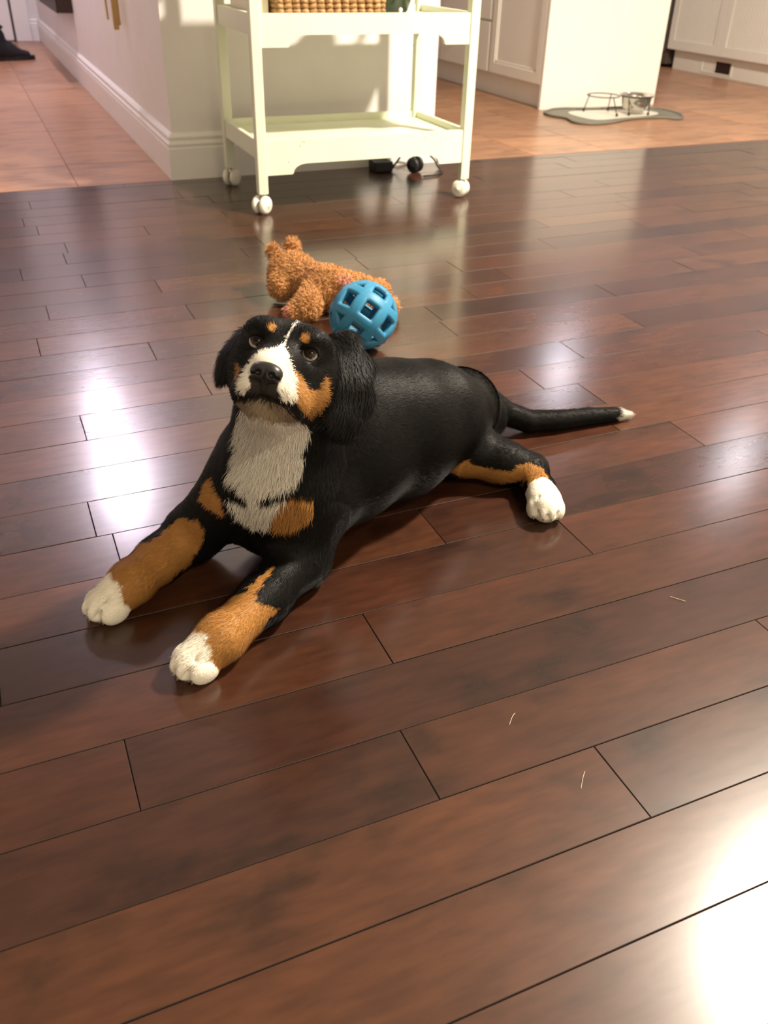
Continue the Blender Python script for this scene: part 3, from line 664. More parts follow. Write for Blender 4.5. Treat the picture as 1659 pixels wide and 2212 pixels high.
DOG_FLOW = [(0.91, 0.4, -0.1), (0.91, 0.4, -0.1), (0.91, 0.4, -0.1), (0.91, 0.4, -0.1), (0.91, 0.4, -0.1), (0.0, 0.0, -1.0), (0.91, 0.4, -0.1), (-0.23, 0.05, -0.97), (0.61, 0.27, -0.74), (0.38, 0.77, -0.52), (0.38, 0.77, -0.52), (0.38, 0.77, -0.52), (0.38, 0.77, -0.52), (0.38, 0.77, -0.52), (0.38, 0.77, -0.52), (0.38, 0.77, -0.52), (0.38, 0.77, -0.52), (0.38, 0.77, -0.52), (0.38, 0.77, -0.52), (0.38, 0.77, -0.52), (0.38, 0.77, -0.52), (0.38, 0.77, -0.52), (0.38, 0.77, -0.52), (0.38, 0.77, -0.52), (0.38, 0.77, -0.52), (0.38, 0.77, -0.52), (0.38, 0.77, -0.52), (-0.99, -0.04, -0.1), (-0.77, -0.28, -0.57), (-0.45, -0.26, -0.85), (0.43, -0.78, -0.45), (-0.01, -0.63, -0.78), (-0.35, -0.4, -0.85), (-0.67, -0.25, -0.7), (-0.45, 0.46, -0.76), (-0.86, -0.47, -0.17), (-0.79, -0.61, -0.06), (-0.89, -0.36, -0.27), (-0.93, -0.37, 0.0), (-0.93, -0.37, 0.0), (-0.93, -0.37, 0.0), (-0.93, -0.37, 0.0), (-0.93, -0.37, 0.0), (0.0, 0.0, -1.0), (0.0, 0.0, -1.0), (0.0, 0.0, -1.0), (0.0, 0.0, -1.0), (-0.27, -0.32, -0.91), (0.0, 0.0, -1.0), (-0.75, -0.66, -0.07), (-0.82, -0.57, -0.05), (-0.91, -0.31, -0.28), (-0.94, -0.33, 0.0), (-0.94, -0.33, 0.0), (-0.94, -0.33, 0.0), (-0.94, -0.33, 0.0), (-0.94, -0.33, 0.0), (0.0, 0.0, -1.0), (0.0, 0.0, -1.0), (0.0, 0.0, -1.0), (-0.6, -0.75, -0.27), (0.91, 0.4, -0.1), (0.77, -0.59, -0.24), (0.82, -0.55, -0.14), (-0.28, -0.96, -0.08), (-0.35, -0.94, -0.05), (-0.44, -0.9, 0.0), (-0.44, -0.9, 0.0), (-0.44, -0.9, 0.0), (-0.44, -0.9, 0.0), (-0.44, -0.9, 0.0), (0.0, 0.0, -1.0), (0.0, 0.0, -1.0), (0.0, 0.0, -1.0), (0.75, -0.07, -0.65), (0.86, -0.4, -0.33), (0.98, -0.18, -0.06), (1.0, -0.05, -0.05), (0.99, -0.11, -0.05), (0.97, -0.22, -0.11), (0.0, 0.0, -1.0), (0.0, 0.0, -1.0), (0.0, 0.0, -1.0), (0.0, 0.0, -1.0), (0.0, 0.0, -1.0), (0.0, 0.0, -1.0)]
DOG_AREA = ['body', 'body', 'body', 'body', 'body', 'body', 'body', 'body', 'body', 'head', 'head', 'head', 'head', 'head', 'head', 'head', 'head', 'head', 'head', 'head', 'head', 'head', 'head', 'head', 'head', 'head', 'head', 'ear', 'ear', 'ear', 'ear', 'ear', 'ear', 'ear', 'legL', 'legL', 'legL', 'legL', 'pawL', 'pawL', 'pawL', 'pawL', 'pawL', 'pawL', 'pawL', 'pawL', 'legL', 'legR', 'legR', 'legR', 'legR', 'legR', 'pawR', 'pawR', 'pawR', 'pawR', 'pawR', 'pawR', 'pawR', 'pawR', 'thigh', 'thigh', 'shank', 'shank', 'meta', 'pawH', 'pawH', 'pawH', 'pawH', 'pawH', 'pawH', 'pawH', 'pawH', 'pawH', 'tail', 'tail', 'tail', 'tail', 'tail', 'tail', 'head', 'head', 'head', 'head', 'head', 'head']
MARK = {
    'muzzle_white': [(0.0006, 0.0444), (-0.0008, 0.0436), (0.0038, 0.0309), (0.0026, 0.0202), (0.0013, 0.0067), (-0.0013, 0.0001), (-0.0065, -0.0038), (-0.013, -0.0078), (-0.0183, -0.0159), (-0.0227, -0.0261), (-0.0252, -0.0372), (-0.0273, -0.0497), (-0.0259, -0.0566), (-0.0038, -0.0517), (0.0176, -0.0514), (0.0314, -0.047), (0.0313, -0.0388), (0.025, -0.0238), (0.0176, -0.0102), (0.0072, 0.0042), (0.0032, 0.0094), (0.0044, 0.0206), (0.0056, 0.0326)],
    'muzzle_dark': [(-0.0164, -0.0336), (-0.0125, -0.0455), (-0.0195, -0.0544), (-0.0011, -0.0484), (0.0116, -0.0511), (0.0183, -0.0473), (0.0134, -0.0405), (0.0144, -0.0284), (-0.0003, -0.0256)],
    'chin': [(-0.0241, -0.0581), (-0.0003, -0.0527), (0.0205, -0.0531), (0.0316, -0.0571), (0.0353, -0.06), (0.0283, -0.0663), (0.0118, -0.0719), (-0.0137, -0.0718), (-0.0398, -0.0645)],
    'cheek_tan_near': [(0.0211, -0.0165), (0.0253, -0.0184), (0.0302, -0.0226), (0.0371, -0.0293), (0.0441, -0.0257), (0.0468, -0.0177), (0.0485, -0.0111), (0.0529, -0.0132), (0.0549, -0.0273), (0.052, -0.0428), (0.0461, -0.054), (0.0372, -0.062), (0.0348, -0.0603), (0.0326, -0.0518), (0.0304, -0.0393)],
    'cheek_tan_far': [(-0.0435, -0.0204), (-0.0351, -0.0254), (-0.0258, -0.0407), (-0.0412, -0.0351)],
    'mouth': [(-0.0247, -0.0528), (-0.019, -0.056), (-0.0106, -0.0529), (-0.0008, -0.0505), (0.0155, -0.0516), (0.0256, -0.0543), (0.0316, -0.0571), (0.0348, -0.0594)],
    'brow': [(-0.0152, 0.0227), (0.0206, 0.0198)],
    'chest_white': [(-0.0364, 0.0722), (-0.0393, 0.0414), (-0.0422, 0.02), (-0.0446, 0.0079), (-0.0538, -0.0048), (-0.0412, -0.0133), (-0.0296, -0.0244), (-0.0298, -0.0298), (-0.049, -0.0297), (-0.0605, -0.0228), (-0.0639, -0.0272), (-0.0593, -0.0399), (-0.0526, -0.0499), (-0.032, -0.0572), (-0.0185, -0.0648), (-0.0047, -0.0643), (-0.0013, -0.0471), (0.0066, -0.036), (0.0213, -0.0253), (-0.0107, -0.0306), (-0.0043, -0.0242), (0.0171, -0.0157), (0.0301, -0.0037), (0.0351, 0.0145), (0.0297, 0.0247), (0.0417, 0.0432), (0.0339, 0.0547), (0.0087, 0.0583), (-0.0147, 0.0644)],
    'stripe_far': [(-0.0649, -0.0174), (-0.0483, -0.0258), (-0.0314, -0.0314)],
    'stripe_near': [(-0.0112, -0.0311), (0.0061, -0.0252), (0.0313, -0.0158)],
    'spot_far': [(-0.0729, -0.0055), (-0.0826, -0.0127), (-0.0889, -0.0335), (-0.0739, -0.047), (-0.0555, -0.0523), (-0.0598, -0.0371), (-0.0671, -0.0163)],
    'spot_near': [(0.0066, -0.036), (0.0224, -0.0291), (0.0484, -0.0301), (0.0461, -0.0478), (0.0323, -0.0636), (0.0094, -0.0694), (-0.0025, -0.0637), (-0.0003, -0.0471)],
    'hind_tan': [(0.2115, 0.0357), (0.2392, 0.0317), (0.2672, 0.0212), (0.3045, 0.0082), (0.3444, 0.0014), (0.3614, 0.0109), (0.3789, 0.0144), (0.3962, 0.0055), (0.3939, -0.0212), (0.3681, -0.0253), (0.3659, -0.0116), (0.3378, -0.0174), (0.2796, -0.007), (0.23, 0.0114)],
    'leg_far_tan': [(-0.1666, -0.0967), (-0.1432, -0.0805), (-0.1181, -0.059), (-0.0927, -0.0552), (-0.0822, -0.0738), (-0.1001, -0.1148), (-0.1609, -0.1556), (-0.2124, -0.1475), (-0.2067, -0.1339)],
    'leg_near_tan': [(-0.1009, -0.183), (-0.0274, -0.132), (0.0005, -0.1112), (0.0015, -0.1141), (-0.0188, -0.1359), (-0.0167, -0.1475), (0.0066, -0.1591), (-0.0574, -0.2209), (-0.082, -0.2336)],
}
HEAD = ((0.2583, 0.8483, 0.3099), (0.8382, -0.52, -0.1645), (0.3947, 0.3702, 0.8409), (-0.3764, -0.7698, 0.5156))
CHEST = ((0.2456, 0.8842, 0.15), (0.9557, -0.2912, -0.042), (0.1827, 0.4758, 0.8604))
EYES = [(0.2239, 0.8392, 0.3372), (0.2717, 0.8095, 0.3278)]
PAW_TIPS = [(0.0251, 0.8745, 0.0185), (0.1012, 0.7377, 0.0185), (0.636, 0.8606, 0.022)]
PAW_DIRS = [(-0.9287, -0.3709, 0.0), (-0.9445, -0.3284, 0.0), (-0.4369, -0.8995, 0.0)]
TOES = [(0.0215, 0.8942, 0.0145), (0.0171, 0.8784, 0.0175), (0.0219, 0.8662, 0.0175), (0.0361, 0.8577, 0.0145), (0.0986, 0.7575, 0.0145), (0.0934, 0.7419, 0.0175), (0.0977, 0.7295, 0.0175), (0.1115, 0.7204, 0.0145), (0.6216, 0.872, 0.018), (0.628, 0.8578, 0.021), (0.6388, 0.8526, 0.021), (0.6539, 0.8563, 0.018)]
TAIL_TIP = (0.919, 1.0852, 0.0125)
TAIL_DIR = (0.9882, -0.1389, -0.0648)
DOG_H = .0023; DOG_HAIR = 280000
NOSE = (0.0, -.0270, .0965); EYE_GAZE = (-.20, -.66, .80)
def body_mesh(name, V, Q, material, parent=None, cols=None, smooth=True):
    me = bpy.data.meshes.new(name)
    o = Vector((0, 0, 0)) if parent is None else parent_origin(parent)
    V = np.asarray(V) - np.array(o)
    me.vertices.add(len(V)); me.vertices.foreach_set('co', V.astype(np.float32).ravel())
    k = Q.shape[1]
    me.loops.add(len(Q) * k); me.loops.foreach_set('vertex_index', Q.astype(np.int32).ravel())
    me.polygons.add(len(Q)); me.polygons.foreach_set('loop_start', np.arange(0, len(Q) * k, k, dtype=np.int32))
    me.update(calc_edges=True); me.validate()
    if smooth: me.polygons.foreach_set('use_smooth', np.ones(len(me.polygons), bool))
    if cols is not None:
        at = me.color_attributes.new('Col', 'FLOAT_COLOR', 'POINT')
        at.data.foreach_set('color', np.concatenate([cols, np.ones((len(cols), 1))], 1).astype(np.float32).ravel())
    me.materials.append(material)
    return link(bpy.data.objects.new(name, me), parent)
def vnormals(V, Q):
    n = np.cross(V[Q[:, 2]] - V[Q[:, 0]], V[Q[:, 3]] - V[Q[:, 1]]); out = np.zeros_like(V)
    for k in range(4): np.add.at(out, Q[:, k], n)
    return out / (np.linalg.norm(out, axis=1, keepdims=True) + 1e-12)
def relax(V, Q, it=2, lam=.5):
    for _ in range(it):
        s = np.zeros_like(V); c = np.zeros(len(V))
        for k in range(4):
            for j in (1, 3): np.add.at(s, Q[:, k], V[Q[:, (k + j) % 4]]); np.add.at(c, Q[:, k], 1)
        V = V + lam * (s / c[:, None] - V)
    return V
def scatter_hairs(V, Q, Nn, count, weight=None):
    a = np.linalg.norm(np.cross(V[Q[:, 2]] - V[Q[:, 0]], V[Q[:, 3]] - V[Q[:, 1]]), axis=1)
    if weight is not None: a = a * weight[Q[:, 0]]
    f = rng.choice(len(Q), count, p=a / a.sum()); u, v = rng.random((2, count))
    w = np.stack([(1 - u) * (1 - v), u * (1 - v), u * v, (1 - u) * v], 1)
    P = (V[Q[f]] * w[..., None]).sum(1); n = (Nn[Q[f]] * w[..., None]).sum(1)
    return P, n / np.linalg.norm(n, axis=1, keepdims=True), Q[f, 0]
def hair_mesh(P, n, flow, length, width, lift, rand=.25, curl=0.):
    t = flow - n * (flow * n).sum(1, keepdims=True); t /= np.linalg.norm(t, axis=1, keepdims=True) + 1e-9
    t = t + rand * rng.normal(size=t.shape); t -= n * (t * n).sum(1, keepdims=True); t /= np.linalg.norm(t, axis=1, keepdims=True) + 1e-9
    s = np.cross(t, n); L_ = length[:, None] * (.7 + .6 * rng.random((len(P), 1))); w = width[:, None] / 2
    li = lift[:, None] * (.6 + .8 * rng.random((len(P), 1)))
    b0, b1 = P - s * w - n * .0004, P + s * w - n * .0004
    mid = P + t * L_ * .5 + n * L_ * li * .75 + s * curl * L_ * rng.normal(size=(len(P), 1))
    tip = P + t * L_ + n * L_ * li + s * curl * 2 * L_ * rng.normal(size=(len(P), 1))
    V = np.stack([b0, b1, mid + s * w * .7, mid - s * w * .7, tip], 1).reshape(-1, 3)
    i = np.arange(len(P))[:, None] * 5
    F = np.concatenate([i + [[0, 1, 2]], i + [[0, 2, 3]], i + [[3, 2, 4]]])
    return V, F
def fur_mat(name, rough=.45, spec=.35, sheen=.0):
    m = mat(name, (.1, .1, .1), rough, spec); b = m.node_tree.nodes['Principled BSDF']
    a = N(m, 'ShaderNodeAttribute', attribute_name='Col'); L(m, a.outputs['Color'], b.inputs['Base Color'])
    if sheen: b.inputs['Sheen Weight'].default_value = sheen; b.inputs['Sheen Roughness'].default_value = .4
    return m
# boot upper
V, Q = grow_mesh(P_, .006, .024)
body_mesh('upper', relax(V, Q, 2), Q, M_SHOE, sh)
bm = bmesh.new(); tube(bm, [(.205 + .052 * math.cos(a), 6.66 + .052 * math.sin(a), .188) for a in [2 * math.pi * k / 24 for k in range(24)]], .010, 8, closed=True); done('cuff', bm, M_SHOE, sh, smooth=True)

# ---------------------------------------------------------------- feeding mat, wire stand, bowl
M_MAT = paint('grey_rubber_mat', (.17, .165, .13), .5, .06); M_MAT2 = paint('pale_mat_centre', (.72, .68, .58), .5, .04)
fm = tag(empty('feeding_mat', (2.86, 3.87, 0)), 'grey bone-shaped feeding mat on the tiles by the island', 'mat')
bone = [(2.600, 3.99), (2.66, 4.035), (2.74, 4.04), (2.80, 4.015), (2.885, 3.996), (3.018, 3.99), (3.12, 3.975), (3.213, 3.926), (3.235, 3.84), (3.221, 3.749), (3.175, 3.66), (3.116, 3.615), (3.053, 3.683), (2.95, 3.69), (2.858, 3.682), (2.712, 3.612), (2.60, 3.61), (2.545, 3.681), (2.589, 3.782), (2.545, 3.87), (2.555, 3.95)]
def smooth_loop(p, it=2):
    for _ in range(it):
        q = []
        for i in range(len(p)):
            a, b = p[i], p[(i + 1) % len(p)]; q += [(a[0] * .75 + b[0] * .25, a[1] * .75 + b[1] * .25), (a[0] * .25 + b[0] * .75, a[1] * .25 + b[1] * .75)]
        p = q
    return p
bone = smooth_loop(bone)
cxm, cym = sum(p[0] for p in bone) / len(bone), sum(p[1] for p in bone) / len(bone)
bm = bmesh.new(); prism(bm, bone, 'z', .0005, .004); done('base', bm, M_MAT, fm)
bm = bmesh.new(); tube(bm, [(p[0], p[1], .006) for p in bone], .0055, 6, closed=True); done('rim', bm, M_MAT, fm, smooth=True)
inner = smooth_loop([(2.676, 3.936), (2.75, 3.973), (2.979, 3.93), (3.108, 3.90), (3.15, 3.80), (3.05, 3.74), (2.833, 3.722), (2.698, 3.70), (2.667, 3.80)])
bm = bmesh.new(); prism(bm, inner, 'z', .004, .0046); p_ = done('centre', bm, M_MAT2, fm); p_['label'] = 'pale centre of the mat'
ws = tag(empty('bowl_stand', (2.93, 3.83, .0046)), 'dark wire double bowl stand, its left ring empty, on the feeding mat', 'bowl stand')
RZ = .085
rings_ = ((2.835, 3.865), (2.995, 3.815))
for c in rings_:
    bm = bmesh.new(); tube(bm, circle((c[0], c[1], RZ), .078, 36), .0026, 6, closed=True); done('ring', bm, M_WIRE, ws, smooth=True)
for fx, fy, tx, ty in ((2.79, 3.95, 2.80, 3.93), (2.855, 3.765, 2.84, 3.79), (3.035, 3.757, 3.02, 3.74), (3.05, 3.90, 3.02, 3.885), (2.92, 3.93, 2.905, 3.90), (2.93, 3.77, 2.93, 3.79)):
    bm = bmesh.new(); tube(bm, [(fx, fy, .010), (tx, ty, RZ)], .0026, 6); l_ = done('leg', bm, M_WIRE, ws)
    bm = bmesh.new(); lathe(bm, [(.005, 0), (.0062, .003), (.0055, .010), (.003, .014)], (fx, fy, .0048), 12); done('foot', bm, M_BLACK, l_)
bw = tag(empty('dog_bowl', (2.995, 3.815, RZ)), 'shiny steel dog bowl seated in the right ring of the wire stand', 'bowl')
bm = bmesh.new()
lathe(bm, [(.045, .022), (.060, .030), (.070, .060), (.0735, RZ + .002), (.084, RZ + .0048), (.0875, RZ + .007), (.084, RZ + .0075), (.072, RZ + .003), (.066, .062), (.056, .034), (.001, .027)], (2.995, 3.815, 0), 48)
done('body', bm, M_METAL, bw, smooth=True)

# ---------------------------------------------------------------- blue lattice ball (rhombicuboctahedron struts on a sphere)
M_BLUE = paint('blue_rubber', (.030, .205, .36), .5, .04)
def lattice_ball(name, centre, R, parent=None):
    a = 1 + math.sqrt(2); vs = []
    for perm in ((a, 1, 1), (1, a, 1), (1, 1, a)):
        for s in [(i, j, k) for i in (-1, 1) for j in (-1, 1) for k in (-1, 1)]: vs.append(Vector((perm[0] * s[0], perm[1] * s[1], perm[2] * s[2])))
    bm = bmesh.new()
    for v in vs: bm.verts.new(v)
    bmesh.ops.convex_hull(bm, input=bm.verts)
    bmesh.ops.dissolve_limit(bm, angle_limit=math.radians(5), verts=bm.verts, edges=bm.edges)
    faces = [[v.co.copy() for v in f.verts] for f in bm.faces]; bm.free()
    bm = bmesh.new(); cache = {}
    def vert(p, r):
        d = p.normalized(); key = (round(d.x, 4), round(d.y, 4), round(d.z, 4), round(r, 5))
        if key not in cache: cache[key] = bm.verts.new(d * r)
        return cache[key]
    SUB = 6; Ro, Ri = R, R * .83
    for f in faces:
        c = sum(f, Vector()) / len(f); k = .54 if len(f) == 4 else .40
        inn = [c + (p - c) * k for p in f]; n = len(f)
        for i in range(n):
            o0, o1, i0, i1 = f[i], f[(i + 1) % n], inn[i], inn[(i + 1) % n]
            for s in range(SUB):
                ta, tb = s / SUB, (s + 1) / SUB
                oa, ob, ia, ib = o0.lerp(o1, ta), o0.lerp(o1, tb), i0.lerp(i1, ta), i0.lerp(i1, tb)
                ma, mb = oa.lerp(ia, .5), ob.lerp(ib, .5)
                ro = Ro; rm = Ro * 1.012; re = Ro * .985
                A = (vert(oa, ro * .992), vert(ob, ro * .992), vert(mb, rm), vert(ma, rm)); bm.faces.new(A)
                bm.faces.new((vert(ma, rm), vert(mb, rm), vert(ib, re), vert(ia, re)))
                bm.faces.new((vert(ia, re), vert(ib, re), vert(ib, Ri), vert(ia, Ri)))
                bm.faces.new((vert(ob, Ri), vert(oa, Ri), vert(ia, Ri), vert(ib, Ri)))
    nz_ = Vector(BALL_FACE).normalized(); nx_ = Vector(BALL_EDGE); nx_ = (nx_ - nz_ * nx_.dot(nz_)).normalized(); ny_ = nz_.cross(nx_)
    rot = Matrix((nx_, ny_, nz_)).transposed().to_4x4()
    bmesh.ops.transform(bm, matrix=rot, verts=bm.verts)
    bmesh.ops.translate(bm, verts=bm.verts, vec=centre)
    return done(name, bm, M_BLUE, parent, smooth=True)
BALL_C = Vector((.628, 1.536, .0690)); BALL_R = .0678; BALL_FACE = (-0.149, -0.862, 0.484); BALL_EDGE = (0.696, -0.511, -0.505)
ball = tag(lattice_ball('lattice_ball', BALL_C, BALL_R), 'blue rubber lattice ball with square and triangular holes behind the dog', 'ball')

# ---------------------------------------------------------------- plush bear lying behind the ball
BEAR = [
 ('blob', (.592, 1.880, .053), ((.95, -.3, 0), (.3, .95, 0), (0, 0, 1)), (.050, .044, .044), .02),
 ('blob', (.560, 1.850, .036), ((1, 0, 0), (0, 1, 0), (0, 0, 1)), (.030, .028, .026), .02),
 ('cone', (.607, 1.845, .050), .036, (.640, 1.775, .046), .040, .02),
 ('cone', (.640, 1.775, .046), .042, (.700, 1.735, .040), .036, .02),
 ('blob', (.563, 1.925, .090), ((.8, -.5, 0), (.5, .8, 0), (0, 0, 1)), (.013, .009, .019), .008),
 ('blob', (.612, 1.935, .096), ((.9, -.3, 0), (.3, .9, 0), (0, 0, 1)), (.014, .009, .019), .008),
 ('cone', (.607, 1.775, .048), .020, (.575, 1.725, .030), .025, .012),
 ('cone', (.575, 1.725, .030), .024, (.538, 1.722, .020), .014, .012),
 ('cone', (.700, 1.745, .038), .026, (.765, 1.775, .026), .021, .015),
 ('cone', (.690, 1.715, .035), .026, (.745, 1.680, .024), .020, .015),
 ('cone', (.640, 1.76, .068), .016, (.662, 1.725, .070), .010, .012),
]
V, Q = grow_mesh(BEAR, .0035, .0012); V = relax(V, Q, 2); Nn = vnormals(V, Q)
def bear_cols(P):
    c = np.tile(np.array([.58, .29, .105]), (len(P), 1)); g = rng.normal(1, .16, (len(P), 1))
    pink = [(.530, 1.722, .020, .012), (.662, 1.720, .074, .013), (.775, 1.782, .028, .014)]
    for x, y, z, r in pink:
        d = np.linalg.norm(P - np.array([x, y, z]), axis=1) < r; c[d] = (.62, .28, .20)
    return np.clip(c * g, 0, 1)
M_PLUSH = fur_mat('orange_plush', .8, .15, .3)
bear = tag(empty('plush_bear', (.62, 1.79, 0)), 'orange-brown curly plush bear lying on its side behind the blue ball', 'soft toy')
bc = body_mesh('body', V, Q, M_PLUSH, bear, bear_cols(V) * .8)
P, n, _ = scatter_hairs(V, Q, Nn, 26000)
fl = rng.normal(size=P.shape)
hv, hf = hair_mesh(P, n, fl, np.full(len(P), .0085), np.full(len(P), .0016), np.full(len(P), .8), .9, .25)
o = body_mesh('plush_pile', hv, hf, M_PLUSH, bear, np.repeat(bear_cols(P), 5, 0), smooth=False); o['kind'] = 'stuff'
bm = bmesh.new(); prism(bm, [(.535, 1.845), (.548, 1.872), (.575, 1.850), (.565, 1.822)], 'z', .0012, .0022)
t_ = done('cloth_label', bm, M_TRIM, bear); t_['label'] = 'white sewn-in tag'

# ---------------------------------------------------------------- the puppy
HC, HX, HU, HF = [np.array(v) for v in HEAD]; CO, CXV, CUV = [np.array(v) for v in CHEST]
def inside(poly, uv):
    p = np.array(poly); x, y = uv[:, 0], uv[:, 1]; r = np.zeros(len(uv), bool); j = len(p) - 1
    for i in range(len(p)):
        c = (p[i, 1] > y) != (p[j, 1] > y)
        r ^= c & (x < (p[j, 0] - p[i, 0]) * (y - p[i, 1]) / (p[j, 1] - p[i, 1] + 1e-12) + p[i, 0]); j = i
    return r
def seg_dist(path, uv):
    d = np.full(len(uv), 9.)
    for a, b in zip(path, path[1:]):
        a, b = np.array(a), np.array(b); t = np.clip((uv - a) @ (b - a) / ((b - a) @ (b - a)), 0, 1)[:, None]
        d = np.minimum(d, np.linalg.norm(uv - a - t * (b - a), axis=1))
    return d
BLACKC, WHITEC, TANC = np.array([.0060, .0056, .0050]), np.array([.74, .70, .60]), np.array([.38, .18, .050])
def hnoise(P, s, seed=0):
    r = np.random.default_rng(seed); o = np.zeros(len(P))
    for k in range(5):
        w = r.normal(size=3); w /= np.linalg.norm(w); o += np.sin(P @ w * s * (1 + .7 * k) + r.random() * 7) / (1 + .5 * k)
    return o / 2
def dog_cols(P, n, area, jit=0.0):
    """coat markings in the dog's own frames: face markings on the head's front plane, chest markings on the chest plane"""
    c = np.tile(BLACKC, (len(P), 1))
    J = P + jit * rng.normal(size=P.shape)
    hd = np.stack([(J - HC) @ HX, (J - HC) @ HU], 1); hz = (J - HC) @ HF; face = (n @ HF > -.25) & (hz > -.03) & (area == 'head')
    ch = np.stack([(J - CO) @ CXV, (J - CO) @ CUV], 1); cn = np.cross(CXV, CUV); front = (n @ cn > -.35)
    wav = .0022 * np.stack([hnoise(P, 260, 1), hnoise(P, 260, 2)], 1)
    trunk = np.isin(area, ['body']) & front; chh = ch + wav
    neck_under = (area == 'head') & ~face | (area == 'head') & (hd[:, 1] < -.058)
    m = (trunk | neck_under & front) & inside(MARK['chest_white'], chh); c[m] = WHITEC * .93
    tk = np.isin(area, ['body', 'legL', 'legR']) & front
    c[tk & ((seg_dist(MARK['stripe_far'], ch) < .0060) | (seg_dist(MARK['stripe_near'], ch) < .0058))] = BLACKC
    m = tk & (inside(MARK['spot_far'], chh) | inside(MARK['spot_near'], chh)); c[m] = TANC
    # legs
    m = (area == 'legL') & inside(MARK['leg_far_tan'], chh); c[m] = TANC
    m = (area == 'legR') & inside(MARK['leg_near_tan'], chh); c[m] = TANC
    m = np.isin(area, ['shank', 'meta', 'thigh', 'pawH']) & inside(MARK['hind_tan'], chh) & front; c[m] = TANC
    for i, (a, cut) in enumerate((('pawL', .017), ('pawR', .015), ('pawH', .038))):
        t = (J - np.array(PAW_TIPS[i])) @ np.array(PAW_DIRS[i]) + .004 * hnoise(P, 200, 4 + i)
        legs = {'pawL': 'legL', 'pawR': 'legR', 'pawH': 'meta'}[a]
        near = np.linalg.norm(P - np.array(PAW_TIPS[i]), axis=1) < .09
        m = np.isin(area, [a, legs]) & near; c[m & (t > -cut)] = WHITEC * 1.18
        if a != 'pawH': c[m & (t <= -cut)] = TANC
    t = (J - np.array(TAIL_TIP)) @ np.array(TAIL_DIR) + .004 * hnoise(P, 300, 9)
    c[(area == 'tail') & (t > 0)] = WHITEC * .8
    # face
    f = face
    c[f & inside(MARK['cheek_tan_near'], hd + .6 * wav)] = TANC * .95
    c[f & inside(MARK['cheek_tan_far'], hd)] = TANC * .8
    c[f & (hd[:, 1] < MARK['chin'][0][1] + .03) & inside(MARK['chin'], hd)] = (.26, .20, .13)
    c[f & inside(MARK['muzzle_white'], hd + .35 * wav)] = WHITEC * 1.05
    c[f & inside(MARK['muzzle_dark'], hd + .3 * wav)] = (.030, .024, .020)
    c[f & (seg_dist(MARK['mouth'], hd) < .0030)] = (.012, .009, .008)
    c[f & (seg_dist(MARK['mouth'][-2:], hd) < .0055)] = (.014, .011, .009)
    for b, r in zip(MARK['brow'], (.0044, .0046)):
        c[f & (np.linalg.norm(hd - np.array(b), axis=1) < r)] = TANC * 1.15
    return c
AREA = np.array(DOG_AREA)
V, Q = grow_mesh(DOG, DOG_H, .0012); V = relax(V, Q, 1); Nn = vnormals(V, Q)
idx = nearest_prim(DOG, V); area = AREA[idx]
dog = tag(empty('dog', (.35, .95, 0)), 'black puppy with white chest and tan markings lying on the wood floor looking up', 'dog')
M_FUR = fur_mat('short_glossy_coat', .5, .12)
db = body_mesh('body', V, Q, M_FUR, dog, dog_cols(V, Nn, area))
P, n, vi = scatter_hairs(V, Q, Nn, DOG_HAIR)
face_d = np.linalg.norm(P - (HC + HF * .05), axis=1)
ar = AREA[nearest_prim(DOG, P)]; fl = np.array(DOG_FLOW)[nearest_prim(DOG, P)]
cols = dog_cols(P, n, ar, .0009)
nosec = HC + HX * NOSE[0] + HU * NOSE[1] + HF * NOSE[2]
keep = np.linalg.norm(P - nosec, axis=1) > .020
for e in EYES: keep &= np.linalg.norm(P - (np.array(e) + HF * .009), axis=1) > .0105
P, n, fl, cols, ar, face_d = [a[keep] for a in (P, n, fl, cols, ar, face_d)]
# muzzle and face hair flows away from the nose
m = ar == 'head'; fl[m] = (P[m] - nosec)
ln = np.where(ar == 'head', .0042 + .004 * np.clip((face_d - .03) / .06, 0, 1), .0095); ln[np.isin(ar, ['pawL', 'pawR', 'pawH'])] = .0022; ln[np.isin(ar, ['legL', 'legR', 'meta', 'shank'])] = .0062
ln[(ar == 'body') & (cols[:, 0] > .3)] = .014
lift = np.where(np.isin(ar, ['head', 'legL', 'legR']), .22, .20); lift[(ar == 'body') & (cols[:, 0] > .3)] = .3
hv, hf = hair_mesh(P, n, fl, ln, np.full(len(P), .0005), lift, .22)
bright = rng.normal(1, .10, (len(P), 1)); cols = np.clip(cols * bright, 0, 1)
o = body_mesh('fur', hv, hf, M_FUR, dog, np.repeat(cols, 5, 0), smooth=False); o['kind'] = 'stuff'
# eyes: dark iris looking up at the lens, pale white of the eye below
M_EYE = fur_mat('wet_eye', .04, .3)
GAZE = -HF * 0 + np.array(EYE_GAZE); GAZE = GAZE / np.linalg.norm(GAZE)
for e in EYES:
    bm = bmesh.new(); bmesh.ops.create_uvsphere(bm, u_segments=32, v_segments=20, radius=.0097)
    c0 = np.array(e) - HF * .0002
    v = np.array([p.co[:] for p in bm.verts]); f4 = [[x.index for x in f.verts] for f in bm.faces]; bm.free()
    ang = np.degrees(np.arccos(np.clip(v @ GAZE / .0097, -1, 1)))
    cc = np.tile(np.array([.46, .41, .36]), (len(v), 1)); cc[ang < 50] = (.028, .013, .007); cc[ang < 26] = (.004, .004, .004)
    me = bpy.data.meshes.new('eye'); me.from_pydata((v + c0 - np.array(dog.location)).tolist(), [], f4)
    at = me.color_attributes.new('Col', 'FLOAT_COLOR', 'POINT'); at.data.foreach_set('color', np.concatenate([cc, np.ones((len(cc), 1))], 1).astype(np.float32).ravel())
    for p in me.polygons: p.use_smooth = True
    me.materials.append(M_EYE); link(bpy.data.objects.new('eye', me), dog)
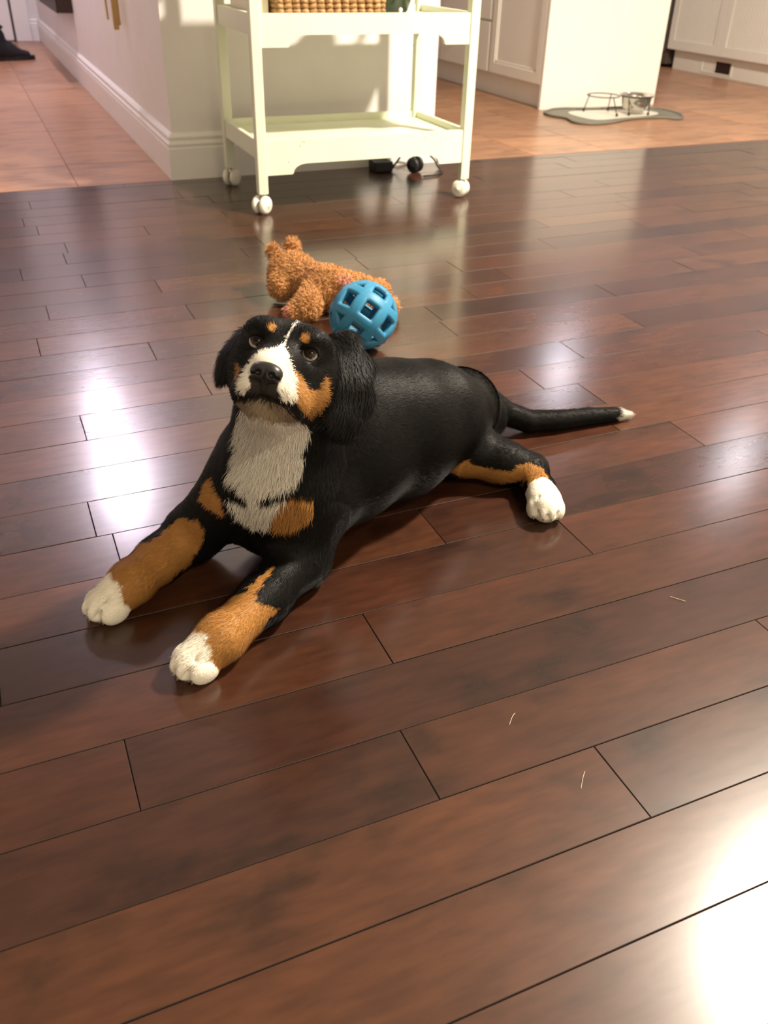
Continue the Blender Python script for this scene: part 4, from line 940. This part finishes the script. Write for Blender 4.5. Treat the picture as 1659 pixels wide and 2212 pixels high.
# nose leather with nostrils
def hp(x, y, z): return tuple(HC + HX * x + HU * y + HF * z)
HM_ = (tuple(HX), tuple(HU), tuple(HF)); nx, ny, nz = NOSE
NP = [('blob', hp(nx, ny + .001, nz), HM_, (.0155, .0092, .0088), .004), ('blob', hp(nx - .007, ny - .002, nz + .001), HM_, (.0085, .0080, .0080), .004), ('blob', hp(nx + .007, ny - .002, nz + .001), HM_, (.0085, .0080, .0080), .004),
      ('cone', hp(nx, ny - .006, nz), .005, hp(nx, ny - .016, nz - .004), .003, .004),
      ('cut', hp(nx - .0068, ny - .0025, nz + .0085), HM_, (.0034, .0026, .0045), .002), ('cut', hp(nx + .0068, ny - .0025, nz + .0085), HM_, (.0034, .0026, .0045), .002),
      ('cut', hp(nx - .0125, ny - .004, nz + .0045), HM_, (.0030, .0012, .0040), .0015), ('cut', hp(nx + .0125, ny - .004, nz + .0045), HM_, (.0030, .0012, .0040), .0015),
      ('slit', hp(nx, ny + .000, nz + .0095), .0008, hp(nx, ny - .016, nz + .0005), .0010, .0012)]
V, Q = grow_mesh(NP, .0006); V = relax(V, Q, 2)
M_NOSE = paint('black_nose_leather', (.014, .013, .014), .38, .15); body_mesh('nose', V, Q, M_NOSE, dog)
# claws
M_CLAW = paint('horn_claw', (.24, .17, .11), .35, .2)
for k, c in enumerate(TOES):
    d = np.array(PAW_DIRS[k // 4]); c = np.array(c)
    bm = bmesh.new(); a = c + d * .0140 + np.array([0, 0, -.004]); tube(bm, [a, a + d * .0035 + np.array([0, 0, -.0015]), a + d * .0048 + np.array([0, 0, -.004])], [.0021, .0016, .0006], 8)
    done('claw', bm, M_CLAW, dog, smooth=True)

# ---------------------------------------------------------------- stray dog hairs on the boards
M_HAIR = paint('pale_stray_hair', (.65, .50, .38), .5)
for i, (x, y, L_, a, where) in enumerate(((.698, .642, .02, -.9, 'to the right of the hind paw'), (.398, .543, .018, .7, 'in front of the dog'), (.422, .446, .022, .8, 'near the bottom plank joint'))):
    pts = [(x + L_ * (t - .5) * math.cos(a) + .003 * math.sin(3 * t) * math.sin(a), y + L_ * (t - .5) * math.sin(a) + .003 * math.sin(3 * t), .0012) for t in [k / 8 for k in range(9)]]
    bm = bmesh.new(); tube(bm, pts, .00022, 5); tag(done('stray_hair', bm, M_HAIR), 'pale stray dog hair on the floor ' + where, 'hair')
